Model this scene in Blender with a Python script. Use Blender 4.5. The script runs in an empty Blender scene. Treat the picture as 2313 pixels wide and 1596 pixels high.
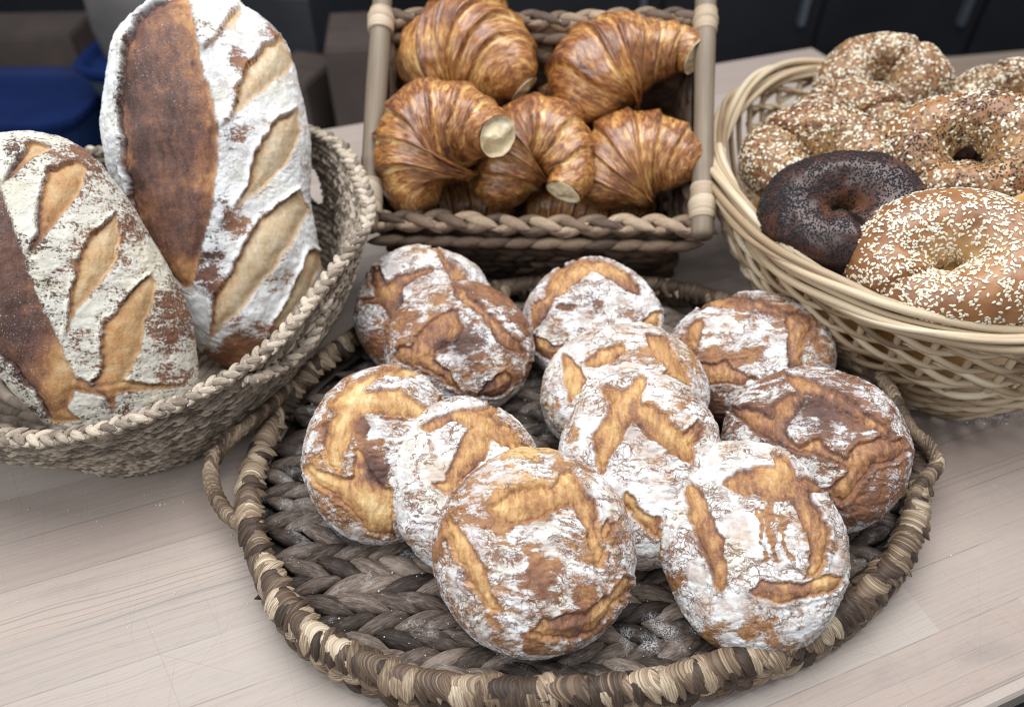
import bpy, math, random
import numpy as np
from mathutils import Matrix, Vector
S = bpy.context.scene
COL = S.collection
# ------------------------------------------------------------------ camera, light, exposure
CAM_H = 0.59
PITCH = math.radians(44)
cam_d = bpy.data.cameras.new("camera")
cam = bpy.data.objects.new("camera", cam_d)
COL.objects.link(cam)
cam.location = (0, 0, CAM_H)
cam.rotation_euler = (math.radians(90) - PITCH, 0, 0)
cam_d.sensor_width = 36
cam_d.lens = 36 * 0.72
cam_d.clip_start = 0.02
cam_d.clip_end = 60
cam_d.dof.use_dof = True
cam_d.dof.focus_distance = 0.60
cam_d.dof.aperture_fstop = 3.6
cam_d.dof.aperture_blades = 0
S.camera = cam
w = bpy.data.worlds.new("World")
S.world = w
w.use_nodes = True
w.node_tree.nodes["Background"].inputs[0].default_value = (0.86, 0.92, 1.0, 1)
w.node_tree.nodes["Background"].inputs[1].default_value = 0.40


def area_lamp(name, loc, target, sx, sy, power, color):
    d = bpy.data.lights.new(name, 'AREA')
    d.shape = 'RECTANGLE'
    d.size = sx
    d.size_y = sy
    d.energy = power
    d.color = color
    o = bpy.data.objects.new(name, d)
    COL.objects.link(o)
    o.location = loc
    o.rotation_euler = (Vector(target) - Vector(loc)).to_track_quat('-Z', 'Y').to_euler()
    return o


area_lamp("ceiling_lamp", (0.05, 0.72, 1.8), (0.03, 0.52, 0), 2.0, 1.4, 53, (0.97, 0.985, 1.0))
area_lamp("fill_lamp", (-1.5, -0.7, 1.5), (0.0, 0.5, 0.05), 1.6, 1.2, 25, (0.93, 0.97, 1.0))  # unseen soft fill added from behind the camera on the left
S.view_settings.view_transform = 'Standard'
S.view_settings.look = 'None'
S.view_settings.exposure = 0
S.view_settings.gamma = 1
S.view_settings.use_curve_mapping = False
S.render.engine = 'CYCLES'
S.cycles.use_denoising = True
S.cycles.pixel_filter_type = 'BLACKMAN_HARRIS'
S.cycles.filter_width = 1.05
S.cycles.max_bounces = 6
S.cycles.sample_clamp_indirect = 6

# ------------------------------------------------------------------ helpers
FPX, PCX, PCY = 0.72 * 2312, 1156, 798          # the photograph measured on a 2312 px wide print
_C = np.array([0, 0, CAM_H])
_R = np.array([1.0, 0, 0])
_F = np.array([0, math.cos(PITCH), -math.sin(PITCH)])
_U = np.array([0, math.sin(PITCH), math.cos(PITCH)])


def ray(x, y):
    return _F + _R * (x - PCX) / FPX - _U * (y - PCY) / FPX


def at_z(x, y, z):
    d = ray(x, y)
    return _C + d * ((z - CAM_H) / d[2])


def at_depth(x, y, Z):
    return _C + ray(x, y) * Z


def _hash(ix, iy, iz, seed):
    h = (ix * 374761393 + iy * 668265263 + iz * 2147483647 + seed * 1442695041) & 0xffffffff
    h = ((h ^ (h >> 13)) * 1274126177) & 0xffffffff
    h = ((h ^ (h >> 16)) * 2246822519) & 0xffffffff
    return ((h ^ (h >> 15)) & 0xffffff) / float(0xffffff)


def noise(p, seed=0):
    """value noise in -1..1 for an (N,3) array"""
    p = np.asarray(p, float)
    i = np.floor(p).astype(np.int64)
    f = p - i
    f = f * f * f * (f * (f * 6 - 15) + 10)
    out = 0
    for dx in (0, 1):
        wx = f[:, 0] if dx else 1 - f[:, 0]
        for dy in (0, 1):
            wy = f[:, 1] if dy else 1 - f[:, 1]
            for dz in (0, 1):
                wz = f[:, 2] if dz else 1 - f[:, 2]
                out = out + wx * wy * wz * _hash(i[:, 0] + dx, i[:, 1] + dy, i[:, 2] + dz, seed)
    return out * 2 - 1


def fbm(p, octv=4, seed=0, gain=0.5):
    p = np.asarray(p, float)
    a, s, t = 1.0, 0, 0
    for k in range(octv):
        s = s + a * noise(p * 2 ** k + 17.3 * k, seed + k)
        t += a
        a *= gain
    return s / t


def sstep(a, b, x):
    t = np.clip((x - a) / (b - a), 0, 1)
    return t * t * (3 - 2 * t)


def poly_sd(pts, poly):
    """signed distance of (N,2) points to a closed polygon, negative inside"""
    poly = np.asarray(poly, float)
    d = np.full(len(pts), 1e18)
    inside = np.zeros(len(pts), bool)
    n = len(poly)
    for i in range(n):
        a, b = poly[i], poly[(i + 1) % n]
        e = b - a
        L = e @ e
        if L == 0:
            continue
        q = pts - a
        t = np.clip((q @ e) / L, 0, 1)
        r = q - t[:, None] * e
        d = np.minimum(d, (r * r).sum(1))
        c = (a[1] > pts[:, 1]) != (b[1] > pts[:, 1])
        with np.errstate(divide='ignore', invalid='ignore'):
            xx = (b[0] - a[0]) * (pts[:, 1] - a[1]) / (b[1] - a[1]) + a[0]
        inside ^= c & (pts[:, 0] < xx)
    d = np.sqrt(d)
    return np.where(inside, -d, d)


def smooth_poly(poly, k=2):
    p = np.asarray(poly, float)
    for _ in range(k):
        q = np.roll(p, -1, 0)
        p = np.stack([p * .75 + q * .25, p * .25 + q * .75], 1).reshape(-1, 2)
    return p


def make_mesh(name, verts, faces, mats=None, attrs=None, face_mat=None, smooth=True, tris=None):
    """verts (N,3), faces (M,4) quads and/or tris (K,3); attrs: dict of per-vertex floats or (N,3) colours"""
    me = bpy.data.meshes.new(name)
    verts = np.ascontiguousarray(verts, np.float32)
    faces = np.zeros((0, 4), np.int32) if faces is None else np.asarray(faces, np.int32)
    tris = np.zeros((0, 3), np.int32) if tris is None else np.asarray(tris, np.int32)
    nl = faces.size + tris.size
    nf = len(faces) + len(tris)
    me.vertices.add(len(verts))
    me.vertices.foreach_set("co", verts.ravel())
    me.loops.add(nl)
    me.loops.foreach_set("vertex_index", np.concatenate([faces.ravel(), tris.ravel()]).astype(np.int32))
    me.polygons.add(nf)
    tot = np.concatenate([np.full(len(faces), 4), np.full(len(tris), 3)])
    st = np.concatenate([[0], np.cumsum(tot)[:-1]]) if nf else np.zeros(0)
    me.polygons.foreach_set("loop_start", st.astype(np.int32))
    if face_mat is not None:
        me.polygons.foreach_set("material_index", np.asarray(face_mat, np.int32))
    me.polygons.foreach_set("use_smooth", np.full(nf, bool(smooth)))
    me.update(calc_edges=True)
    me.validate()
    for k, v in (attrs or {}).items():
        v = np.asarray(v, np.float32)
        if v.ndim == 1:
            a = me.attributes.new(k, 'FLOAT', 'POINT')
            a.data.foreach_set("value", v)
        else:
            a = me.attributes.new(k, 'FLOAT_VECTOR', 'POINT')
            a.data.foreach_set("vector", v.ravel())
    for m in (mats or []):
        me.materials.append(m)
    return me


def obj(name, me, parent=None, label=None, cat=None, group=None, kind=None):
    o = bpy.data.objects.new(name, me)
    COL.objects.link(o)
    if parent is not None:
        o.parent = parent
    return tag(o, label, cat, group, kind)


def tag(o, label=None, cat=None, group=None, kind=None):
    if label:
        o["label"] = label
    if cat:
        o["category"] = cat
    if group:
        o["group"] = group
    if kind:
        o["kind"] = kind
    return o


def empty(name, loc, label, cat, group=None):
    o = bpy.data.objects.new(name, None)
    o.empty_display_size = 0.02
    COL.objects.link(o)
    o.location = loc
    return tag(o, label, cat, group)


class Geo:
    """collects pieces of one mesh: positions, quads, tris and per-vertex attributes"""

    def __init__(self, keys=()):
        self.v, self.q, self.t, self.m = [], [], [], []
        self.a = {k: [] for k in keys}
        self.n = 0

    def add(self, v, q=None, t=None, **attrs):
        v = np.asarray(v, float)
        self.v.append(v)
        if q is not None and len(q):
            self.q.append(np.asarray(q) + self.n)
        if t is not None and len(t):
            self.t.append(np.asarray(t) + self.n)
        for k in self.a:
            x = attrs.get(k, 0.0)
            x = np.asarray(x, float)
            if x.ndim == 0:
                x = np.full(len(v), float(x))
            elif x.ndim == 1 and len(x) == 3 and len(v) != 3:
                x = np.tile(x, (len(v), 1))
            self.a[k].append(x)
        self.n += len(v)

    def mesh(self, name, mats, smooth=True, origin=None):
        v = np.concatenate(self.v)
        if origin is not None:
            v = v - np.asarray(origin)
        q = np.concatenate(self.q) if self.q else None
        t = np.concatenate(self.t) if self.t else None
        return make_mesh(name, v, q, mats, {k: np.concatenate(x) for k, x in self.a.items()}, smooth=smooth, tris=t)


def grid_faces(nu, nv, wrap_u=False, wrap_v=False):
    """quads for a grid of nu x nv vertices, index = u*nv+v"""
    U = np.arange(nu if wrap_u else nu - 1)
    V = np.arange(nv if wrap_v else nv - 1)
    u, v = np.meshgrid(U, V, indexing='ij')
    u, v = u.ravel(), v.ravel()
    u2, v2 = (u + 1) % nu, (v + 1) % nv
    return np.stack([u * nv + v, u2 * nv + v, u2 * nv + v2, u * nv + v2], 1)


def spline(pts, n, closed=False):
    """Catmull-Rom through (K,D) points, n samples, roughly even in arc length"""
    p = np.asarray(pts, float)
    K = len(p)
    seg = K if closed else K - 1
    m = 24
    out = []
    for i in range(seg):
        if closed:
            a, b, c, d = p[(i - 1) % K], p[i], p[(i + 1) % K], p[(i + 2) % K]
        else:
            b, c = p[i], p[i + 1]
            a = p[i - 1] if i else 2 * b - c
            d = p[i + 2] if i + 2 < K else 2 * c - b
        t = np.linspace(0, 1, m, endpoint=False)[:, None]
        out.append(.5 * (2 * b + (c - a) * t + (2 * a - 5 * b + 4 * c - d) * t * t + (3 * b - a - 3 * c + d) * t ** 3))
    out = np.concatenate(out + [p[:1] if closed else p[-1:]])
    L = np.concatenate([[0], np.cumsum(np.linalg.norm(np.diff(out[:, :3], axis=0), axis=1))])
    s = np.linspace(0, L[-1], n, endpoint=not closed)
    return np.stack([np.interp(s, L, out[:, k]) for k in range(out.shape[1])], 1)


def frames(path, closed=False, ref=(0, 0, 1)):
    """tangent, side and up vectors along a path, side kept level with ref"""
    p = np.asarray(path, float)
    if closed:
        t = np.roll(p, -1, 0) - np.roll(p, 1, 0)
    else:
        t = np.gradient(p, axis=0)
    t /= np.linalg.norm(t, axis=1)[:, None] + 1e-12
    s = np.cross(t, np.asarray(ref, float))
    s /= np.linalg.norm(s, axis=1)[:, None] + 1e-12
    return t, s, np.cross(s, t)


def sweep(path, rad, k=10, closed=False, ref=(0, 0, 1), caps=True, flat=1.0):
    """tube along a path; rad scalar, (n,) or (n,k). Returns verts, quads, tris, u, phi"""
    p = np.asarray(path, float)
    n = len(p)
    t, s, u = frames(p, closed, ref)
    ph = np.linspace(0, 2 * math.pi, k, endpoint=False)
    r = np.broadcast_to(np.asarray(rad, float).reshape((-1, 1)) if np.ndim(rad) == 1 else np.asarray(rad, float), (n, k))
    v = p[:, None] + (r * np.cos(ph))[..., None] * s[:, None] + (r * np.sin(ph) * flat)[..., None] * u[:, None]
    q = grid_faces(n, k, closed, True)
    v = v.reshape(-1, 3)
    tr = np.zeros((0, 3), int)
    if caps and not closed:
        v = np.concatenate([v, p[:1], p[-1:]])
        a = np.arange(k)
        b = (a + 1) % k
        tr = np.concatenate([np.stack([np.full(k, n * k), a, b], 1),
                             np.stack([np.full(k, n * k + 1), (n - 1) * k + b, (n - 1) * k + a], 1)])
    return v, q, tr


# ------------------------------------------------------------------ shader helpers
class Mat:
    def __init__(self, name):
        self.m = bpy.data.materials.new(name)
        self.m.use_nodes = True
        self.t = self.m.node_tree
        self.t.nodes.clear()

    def nd(self, typ, ins=None, out=0, **props):
        n = self.t.nodes.new('ShaderNode' + typ)
        for k, v in props.items():
            setattr(n, k, v)
        for k, v in (ins or {}).items():
            s = n.inputs[k]
            if isinstance(v, bpy.types.NodeSocket):
                self.t.links.new(v, s)
            elif v is not None:
                if isinstance(v, (tuple, list)) and len(v) == 3 and s.type == 'RGBA':
                    v = (*v, 1)
                s.default_value = v
        return n.outputs[out]

    def attr(self, name, vec=False):
        return self.nd('Attribute', out=1 if vec else 2, attribute_name=name)

    def co(self, kind='Object'):
        n = self.t.nodes.new('ShaderNodeTexCoord')
        return n.outputs[kind]

    def mp(self, v, scale=(1, 1, 1), rot=(0, 0, 0), loc=(0, 0, 0)):
        return self.nd('Mapping', {0: v, 1: loc, 2: rot, 3: scale})

    def noi(self, v, scale, detail=4, rough=.55, dist=0, color=False):
        return self.nd('TexNoise', {'Vector': v, 'Scale': scale, 'Detail': detail, 'Roughness': rough, 'Distortion': dist},
                       out=1 if color else 0)

    def vor(self, v, scale, feature='DISTANCE_TO_EDGE', rnd=1.0, out=0):
        return self.nd('TexVoronoi', {'Vector': v, 'Scale': scale, 'Randomness': rnd}, out=out, feature=feature)

    def ma(self, op, a, b=0.0, c=0.0, clamp=False):
        return self.nd('Math', {0: a, 1: b, 2: c}, operation=op, use_clamp=clamp)

    def vm(self, op, a, b):
        return self.nd('VectorMath', {0: a, 1: b}, operation=op)

    def mr(self, v, a, b, c=0.0, d=1.0, smooth=True):
        return self.nd('MapRange', {0: v, 1: a, 2: b, 3: c, 4: d}, interpolation_type='SMOOTHSTEP' if smooth else 'LINEAR')

    def mix(self, f, a, b, blend='MIX'):
        return self.nd('Mix', {0: f, 6: a, 7: b}, out=2, data_type='RGBA', blend_type=blend)

    def ramp(self, f, stops, interp='LINEAR'):
        n = self.t.nodes.new('ShaderNodeValToRGB')
        r = n.color_ramp
        r.interpolation = interp
        while len(r.elements) < len(stops):
            r.elements.new(0.5)
        for e, (p, c) in zip(r.elements, stops):
            e.position = p
            e.color = (*c, 1)
        self.t.links.new(f, n.inputs[0])
        return n.outputs[0]

    def bump(self, h, strength, dist, normal=None):
        return self.nd('Bump', {'Height': h, 'Strength': strength, 'Distance': dist, 'Normal': normal})

    def done(self, color, rough=.6, normal=None, **more):
        n = self.t.nodes.new('ShaderNodeBsdfPrincipled')
        ins = {'Base Color': color, 'Roughness': rough, 'Normal': normal}
        ins.update(more)
        for k, v in ins.items():
            s = n.inputs[k]
            if isinstance(v, bpy.types.NodeSocket):
                self.t.links.new(v, s)
            elif v is not None:
                if isinstance(v, (tuple, list)) and len(v) == 3 and s.type == 'RGBA':
                    v = (*v, 1)
                s.default_value = v
        o = self.t.nodes.new('ShaderNodeOutputMaterial')
        self.t.links.new(n.outputs[0], o.inputs[0])
        return self.m


def plain(name, color, rough=.6, var=.25, scale=30, **more):
    m = Mat(name)
    n = m.noi(m.co(), scale, 5)
    c = m.mix(m.mr(n, .3, .7), tuple(x * (1 - var) for x in color), tuple(min(1, x * (1 + var)) for x in color))
    return m.done(c, rough, m.bump(n, .15, .002), **more)
# ------------------------------------------------------------------ the setting: table, floor, dark room behind
GR = math.atan2(.352, .936)                     # direction of the wood grain on the table


def wood_mat(name, base, dark, stave=.052, scr=True, ring=1.0):
    m = Mat(name)
    co = m.co()
    sep = m.t.nodes.new('ShaderNodeSeparateXYZ')
    m.t.links.new(co, sep.inputs[0])
    x, y = sep.outputs[0], sep.outputs[1]
    yy = m.ma('ADD', m.ma('DIVIDE', y, stave), 100.37)
    row = m.ma('FLOOR', yy)
    fr = m.ma('FRACT', yy)
    comb = lambda a, b, c=0.0: m.nd('CombineXYZ', {0: a, 1: b, 2: c})
    r1 = m.nd('TexWhiteNoise', {'Vector': comb(row, 3.1)}, out=0, noise_dimensions='3D')
    xo = m.ma('ADD', m.ma('MULTIPLY', x, .75), m.ma('MULTIPLY', r1, 7.3))
    seg = m.ma('FLOOR', xo)
    r2 = m.nd('TexWhiteNoise', {'Vector': comb(row, seg, 5.5)}, out=0, noise_dimensions='3D')
    # grain: long lines that wander, a different stretch of the log in each stave
    gx = m.ma('ADD', x, m.ma('MULTIPLY', r2, 31.0))
    wob = m.noi(comb(m.ma('MULTIPLY', gx, 3.2), m.ma('MULTIPLY', y, 9.0), row), 1.0, 3, .5)
    gy = m.ma('ADD', m.ma('MULTIPLY', y, 1.0), m.ma('MULTIPLY', m.ma('SUBTRACT', wob, .5), m.ma('MULTIPLY_ADD', r2, .045, .006)))
    rings = m.noi(comb(m.ma('MULTIPLY', gx, .10), m.ma('MULTIPLY', gy, 430.0), row), 1.0, 2, .6)
    fib = m.noi(comb(m.ma('MULTIPLY', gx, 40.0), m.ma('MULTIPLY', gy, 800.0), row), 1.0, 2, .5)
    blot = m.noi(co, 7, 5, .6)
    tone = m.ma('ADD', m.ma('MULTIPLY', m.ma('SUBTRACT', r2, .5), .70), m.ma('MULTIPLY', m.ma('SUBTRACT', blot, .5), .35))
    f = m.ma('ADD', m.ma('ADD', .48, tone), m.ma('MULTIPLY', m.ma('SUBTRACT', rings, .5), 1.3 * ring), clamp=True)
    c = m.mix(f, dark, base)
    pink = m.nd('TexWhiteNoise', {'Vector': comb(row, seg, 9.5)}, out=0, noise_dimensions='3D')
    c = m.mix(m.ma('MULTIPLY', pink, .40), c, m.mix(.6, c, (base[0] * 1.05, base[1] * .86, base[2] * .80)))
    line = m.ma('MULTIPLY', m.mr(rings, .54, .68), m.mr(m.noi(m.mp(co, (2, 9, 1)), 1.0, 2), .3, .6, .25, 1))
    c = m.mix(m.ma('MULTIPLY', line, .68 * ring), c, tuple(k * .68 for k in dark))
    c = m.mix(m.mr(fib, .44, .30, 0, .16), c, tuple(k * .6 for k in dark))
    # joints between the staves
    jn = m.ma('MULTIPLY', m.mr(m.ma('ABSOLUTE', m.ma('SUBTRACT', fr, .5)), .484, .497), m.mr(m.noi(co, 14, 3), .35, .6, .05, .45))
    c = m.mix(jn, c, (.10, .085, .08))
    # grey water stains
    st = m.ma('MULTIPLY', m.mr(m.noi(m.mp(co, (5, 13, 1)), 1.0, 6, .62), .56, .74, 0, .55), m.mr(fib, .2, .6, .4, 1))
    c = m.mix(st, c, (.17, .16, .155))
    h = m.ma('ADD', fib, m.ma('MULTIPLY', rings, .6))
    if scr:
        # knife scratches in a few directions
        sc = None
        for k, (a, ln, sp, th, pr) in enumerate([(.55, .10, .011, .035, .80), (1.30, .13, .012, .030, .72), (1.52, .16, .010, .034, .70), (1.75, .09, .010, .03, .8), (2.35, .11, .012, .03, .78), (-.5, .14, .016, .025, .8)]):
            v = m.mp(m.vm('ADD', co, m.nd('VectorMath', {0: m.noi(co, 2.5, 1, color=True), 'Scale': .02}, operation='SCALE')), (1, 1, 1), (0, 0, a), (k * 3.7, k * 1.9, 0))
            sp_ = m.t.nodes.new('ShaderNodeSeparateXYZ')
            m.t.links.new(v, sp_.inputs[0])
            yq = m.ma('DIVIDE', sp_.outputs[1], sp)
            rw = m.ma('FLOOR', yq)
            rr_ = m.nd('TexWhiteNoise', {'Vector': comb(rw, k + .5, 1.1)}, out=0, noise_dimensions='3D')
            xq = m.ma('ADD', m.ma('DIVIDE', sp_.outputs[0], ln), m.ma('MULTIPLY', rr_, 9.0))
            pk = m.nd('TexWhiteNoise', {'Vector': comb(rw, m.ma('FLOOR', xq), k + 2.5)}, out=0, noise_dimensions='3D')
            e = m.mr(m.ma('ABSOLUTE', m.ma('SUBTRACT', m.ma('FRACT', yq), m.ma('MULTIPLY_ADD', rr_, .6, .2))), th * 1.2, th * .2)
            win = m.mr(m.ma('ABSOLUTE', m.ma('SUBTRACT', m.ma('FRACT', xq), .5)), .48, .30)
            s = m.ma('MULTIPLY', m.ma('MULTIPLY', e, win), m.mr(pk, pr + .06, 1.0))
            sc = s if sc is None else m.ma('MAXIMUM', sc, s)
        sc = m.ma('MULTIPLY', sc, m.mr(m.noi(co, 3.5, 2), .35, .6, .35, 1))
        c = m.mix(m.ma('MULTIPLY', sc, .34), c, (.20, .165, .15))
        h = m.ma('SUBTRACT', h, m.ma('MULTIPLY', sc, .8))
    # flour dust rubbed into the board
    du = m.ma('MULTIPLY', m.mr(m.noi(co, 4.5, 4, .6), .55, .8, 0, .16), m.mr(m.noi(co, 260, 3), .35, .65))
    c = m.mix(du, c, (.72, .71, .70))
    return m.done(c, .55, m.bump(h, .12, .0015), **{'Specular IOR Level': .35})


M_table = wood_mat("maple_board", (.475, .41, .362), (.315, .260, .225))


def box_verts(x0, x1, y0, y1, z0, z1, b=.004):
    """bevelled box via bmesh-free construction: three stacked inset rings"""
    rings = [(b, z0), (0, z0 + b), (0, z1 - b), (b, z1)]
    v = []
    for i, z in rings:
        v += [(x0 + i, y0 + i, z), (x1 - i, y0 + i, z), (x1 - i, y1 - i, z), (x0 + i, y1 - i, z)]
    q = [(3, 2, 1, 0), (12, 13, 14, 15)]
    for r in range(3):
        for k in range(4):
            a, c = r * 4 + k, r * 4 + (k + 1) % 4
            q.append((a, c, c + 4, a + 4))
    return np.array(v, float), np.array(q)


g_, n_ = np.array([.936, .352]), np.array([-.352, .936])
BR = np.array([.606, 1.501])
bx, by = BR @ g_, BR @ n_
v, q = box_verts(bx - 2.1, bx, by - 1.117, by, -.045, 0, .003)
t = obj("table", make_mesh("table", v, q, [M_table], smooth=False),
        label="pale scratched wooden work table of long glued staves under all the bread baskets", cat="table")
t.rotation_euler = (0, 0, math.atan2(.352, .936))

M_dark = plain("dark_floor", (.018, .018, .021), .8, .4, 3)
M_wall = plain("dark_wall", (.018, .018, .023), .8, .5, 1.2)
v, q = box_verts(-9, 9, -3, 6, -.95, -.90)
obj("floor", make_mesh("floor", v, q, [M_dark], smooth=False), kind="structure")
v, q = box_verts(-9, 9, 4.2, 4.3, -.9, 1.9)
obj("back_wall", make_mesh("back_wall", v, q, [M_wall], smooth=False), kind="structure")


def frustum(cx, cy, z0, z1, r0, r1, thick, k=40, sq=2.0, ry=1.0, lip=0.0):
    """open tub: outer and inner wall with a bottom; sq>2 squares it off"""
    a = np.linspace(0, 2 * math.pi, k, endpoint=False)
    ca, sa = np.cos(a), np.sin(a)
    s = (np.abs(ca) ** sq + np.abs(sa) ** sq) ** (-1 / sq)
    prof = [(r0 * .02, z0), (r0, z0), (r0 + (r1 - r0) * .5, (z0 + z1) / 2), (r1, z1), (r1 + lip, z1), (r1 + lip, z1 + .012), (r1 - thick, z1 + .012),
            (r0 - thick, z0 + thick), (.02 * r0, z0 + thick)]
    v = np.array([[(cx + r * c * m_, cy + r * c2 * m_ * ry, z) for c, c2, m_ in zip(ca, sa, s)] for r, z in prof]).reshape(-1, 3)
    return v, grid_faces(len(prof), k, False, True)


M_blue = plain("blue_plastic", (.012, .034, .11), .4, .15, 8)
M_bluerim = plain("dark_blue_plastic", (.006, .022, .11), .4, .15, 8)
M_grey = plain("grey_plastic", (.085, .10, .12), .5, .2, 5)
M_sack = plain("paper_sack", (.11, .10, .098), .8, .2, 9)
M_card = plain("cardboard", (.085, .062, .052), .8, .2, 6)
M_shelf = plain("dark_shelf_paint", (.010, .010, .012), .7, .4, 4)
M_slate = plain("slate_laminate", (.10, .105, .12), .5, .2, 5)
M_board = wood_mat("brown_board", (.46, .37, .29), (.30, .225, .165), .06, False)

shelf = empty("low_shelf", (-1.5, 1.95, -.94), "long dark low shelf behind the table carrying tubs and boxes", "shelf")
v, q = box_verts(-1.1, 1.3, -.35, .55, .46, .50)
obj("shelf_top", make_mesh("shelf_top", v, q, [M_shelf], smooth=False), shelf)
for sx in (-1.0, 1.2):
    v, q = box_verts(sx - .03, sx + .03, -.3, .5, 0, .46)
    obj("side_panel", make_mesh("side_panel", v, q, [M_shelf], smooth=False), shelf)

o = empty("blue_crate", (-1.42, 1.90, -.44), "shallow bright blue plastic crate at the left edge behind the loaves", "crate")
v, q = frustum(0, 0, 0, .12, .27, .30, .012, 48, 6, .55)
obj("crate_body", make_mesh("crate_body", v, q, [M_blue], smooth=False), o)
v, q = frustum(0, 0, .121, .145, .300, .312, .016, 48, 6, .57)
obj("crate_rim", make_mesh("crate_rim", v, q, [M_bluerim], smooth=False), o)
o = empty("storage_bin", (-.96, 1.98, -.43), "grey bin with a dark blue rim standing beyond the tall loaf", "bin")
v, q = frustum(0, 0, 0, .20, .11, .165, .008, 48, 4, .8)
obj("bin_body", make_mesh("bin_body", v, q, [M_grey], smooth=False), o)
v, q = frustum(0, 0, .20, .222, .166, .182, .02, 48, 4, .8)
obj("bin_rim", make_mesh("bin_rim", v, q, [M_bluerim], smooth=False), o)
# paper sack sitting in the bin
k = 40
prof = [(.0, -.12), (.10, -.12), (.125, 0), (.13, .08), (.115, .16), (.08, .20), (.0, .205)]
a = np.linspace(0, 2 * math.pi, k, endpoint=False)
V = np.array([[(r * math.cos(x) * (1 + .05 * math.sin(3 * x + z * 20)), r * .7 * math.sin(x), z + .012 * math.sin(2 * x)) for x in a] for r, z in prof]).reshape(-1, 3)
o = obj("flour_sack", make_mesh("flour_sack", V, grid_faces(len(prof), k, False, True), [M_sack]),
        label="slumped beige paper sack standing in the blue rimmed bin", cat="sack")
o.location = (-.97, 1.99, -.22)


def carton(name, loc, sx, sy, sz, rz, label, mat):
    o = empty(name, loc, label, "box")
    o.rotation_euler = (0, 0, rz)
    v, q = box_verts(-sx / 2, sx / 2, -sy / 2, sy / 2, 0, sz, .004)
    obj("carton_body", make_mesh("carton_body", v, q, [mat], smooth=False), o)
    v, q = box_verts(-sx / 2 + .003, sx / 2 - .003, .004, sy / 2 - .003, sz + .001, sz + .005, .001)
    obj("flap", make_mesh("flap", v, q, [mat], smooth=False), o)
    v, q = box_verts(-sx / 2 + .003, sx / 2 - .003, -sy / 2 + .003, -.004, sz + .001, sz + .005, .001)
    obj("flap", make_mesh("flap", v, q, [mat], smooth=False), o)


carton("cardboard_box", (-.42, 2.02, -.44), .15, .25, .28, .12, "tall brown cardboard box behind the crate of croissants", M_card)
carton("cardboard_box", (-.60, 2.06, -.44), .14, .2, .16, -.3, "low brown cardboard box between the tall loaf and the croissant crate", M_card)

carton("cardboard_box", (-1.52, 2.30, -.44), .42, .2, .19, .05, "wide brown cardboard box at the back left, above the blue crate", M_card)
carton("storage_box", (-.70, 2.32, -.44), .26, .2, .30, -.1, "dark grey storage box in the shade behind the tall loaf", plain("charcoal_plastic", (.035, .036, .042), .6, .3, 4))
cab = empty("cabinet", (.55, 2.75, -.9), "dark tall metal cabinet with vertical doors in the shade behind", "cabinet")
v, q = box_verts(-.6, 1.7, 0, .4, 0, 1.6)
obj("cabinet_body", make_mesh("cabinet_body", v, q, [M_shelf], smooth=False), cab)
M_door = plain("dark_door_paint", (.018, .018, .022), .45, .3, 2)
for kd in range(4):
    v, q = box_verts(-.58 + kd * .57, -.03 + kd * .57, -.024, -.002, .05, 1.55)
    dr = obj("door", make_mesh("door", v, q, [M_door], smooth=False), cab)
    v, q = box_verts(-.10 + kd * .57, -.08 + kd * .57, -.055, -.025, .5, .8)
    obj("handle", make_mesh("handle", v, q, [M_grey], smooth=False), dr)
side = empty("side_counter", (1.55, 1.85, -.9), "slate grey counter standing behind the bagel basket", "counter")
v, q = box_verts(-.55, .6, -.45, .3, .58, .62)
obj("countertop", make_mesh("countertop", v, q, [M_slate], smooth=False), side)
v, q = box_verts(-.5, .55, -.4, .25, 0, .58)
obj("cabinet", make_mesh("cabinet", v, q, [M_shelf], smooth=False), side)
v, q = box_verts(-.33, .33, -.2, .2, 0, .045)
o = obj("wooden_board", make_mesh("wooden_board", v, q, [M_board], smooth=False),
        label="thick brown wooden board lying behind the bagels at the right edge", cat="board")
o.location = (1.47, 1.88, -.279)
o.rotation_euler = (0, 0, .2)

# ------------------------------------------------------------------ crusty bread


def cube_sphere(n):
    t = np.tan(np.linspace(-math.pi / 4, math.pi / 4, n + 1))
    a, b = np.meshgrid(t, t, indexing='ij')
    a, b, o = a.ravel(), b.ravel(), np.ones(a.size)
    sides = [np.stack(s, 1) for s in [(a, b, o), (b, a, -o), (b, o, a), (a, -o, b), (o, a, b), (-o, b, a)]]
    f = grid_faces(n + 1, n + 1)
    v = np.concatenate(sides)
    v /= np.linalg.norm(v, axis=1)[:, None]
    q = np.concatenate([f + i * (n + 1) ** 2 for i in range(6)])
    _, idx, inv = np.unique(np.round(v * 1e5).astype(np.int64), axis=0, return_index=True, return_inverse=True)
    return v[idx], np.asarray(inv).ravel()[q]


SPH = {n: cube_sphere(n) for n in (116, 60)}


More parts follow.
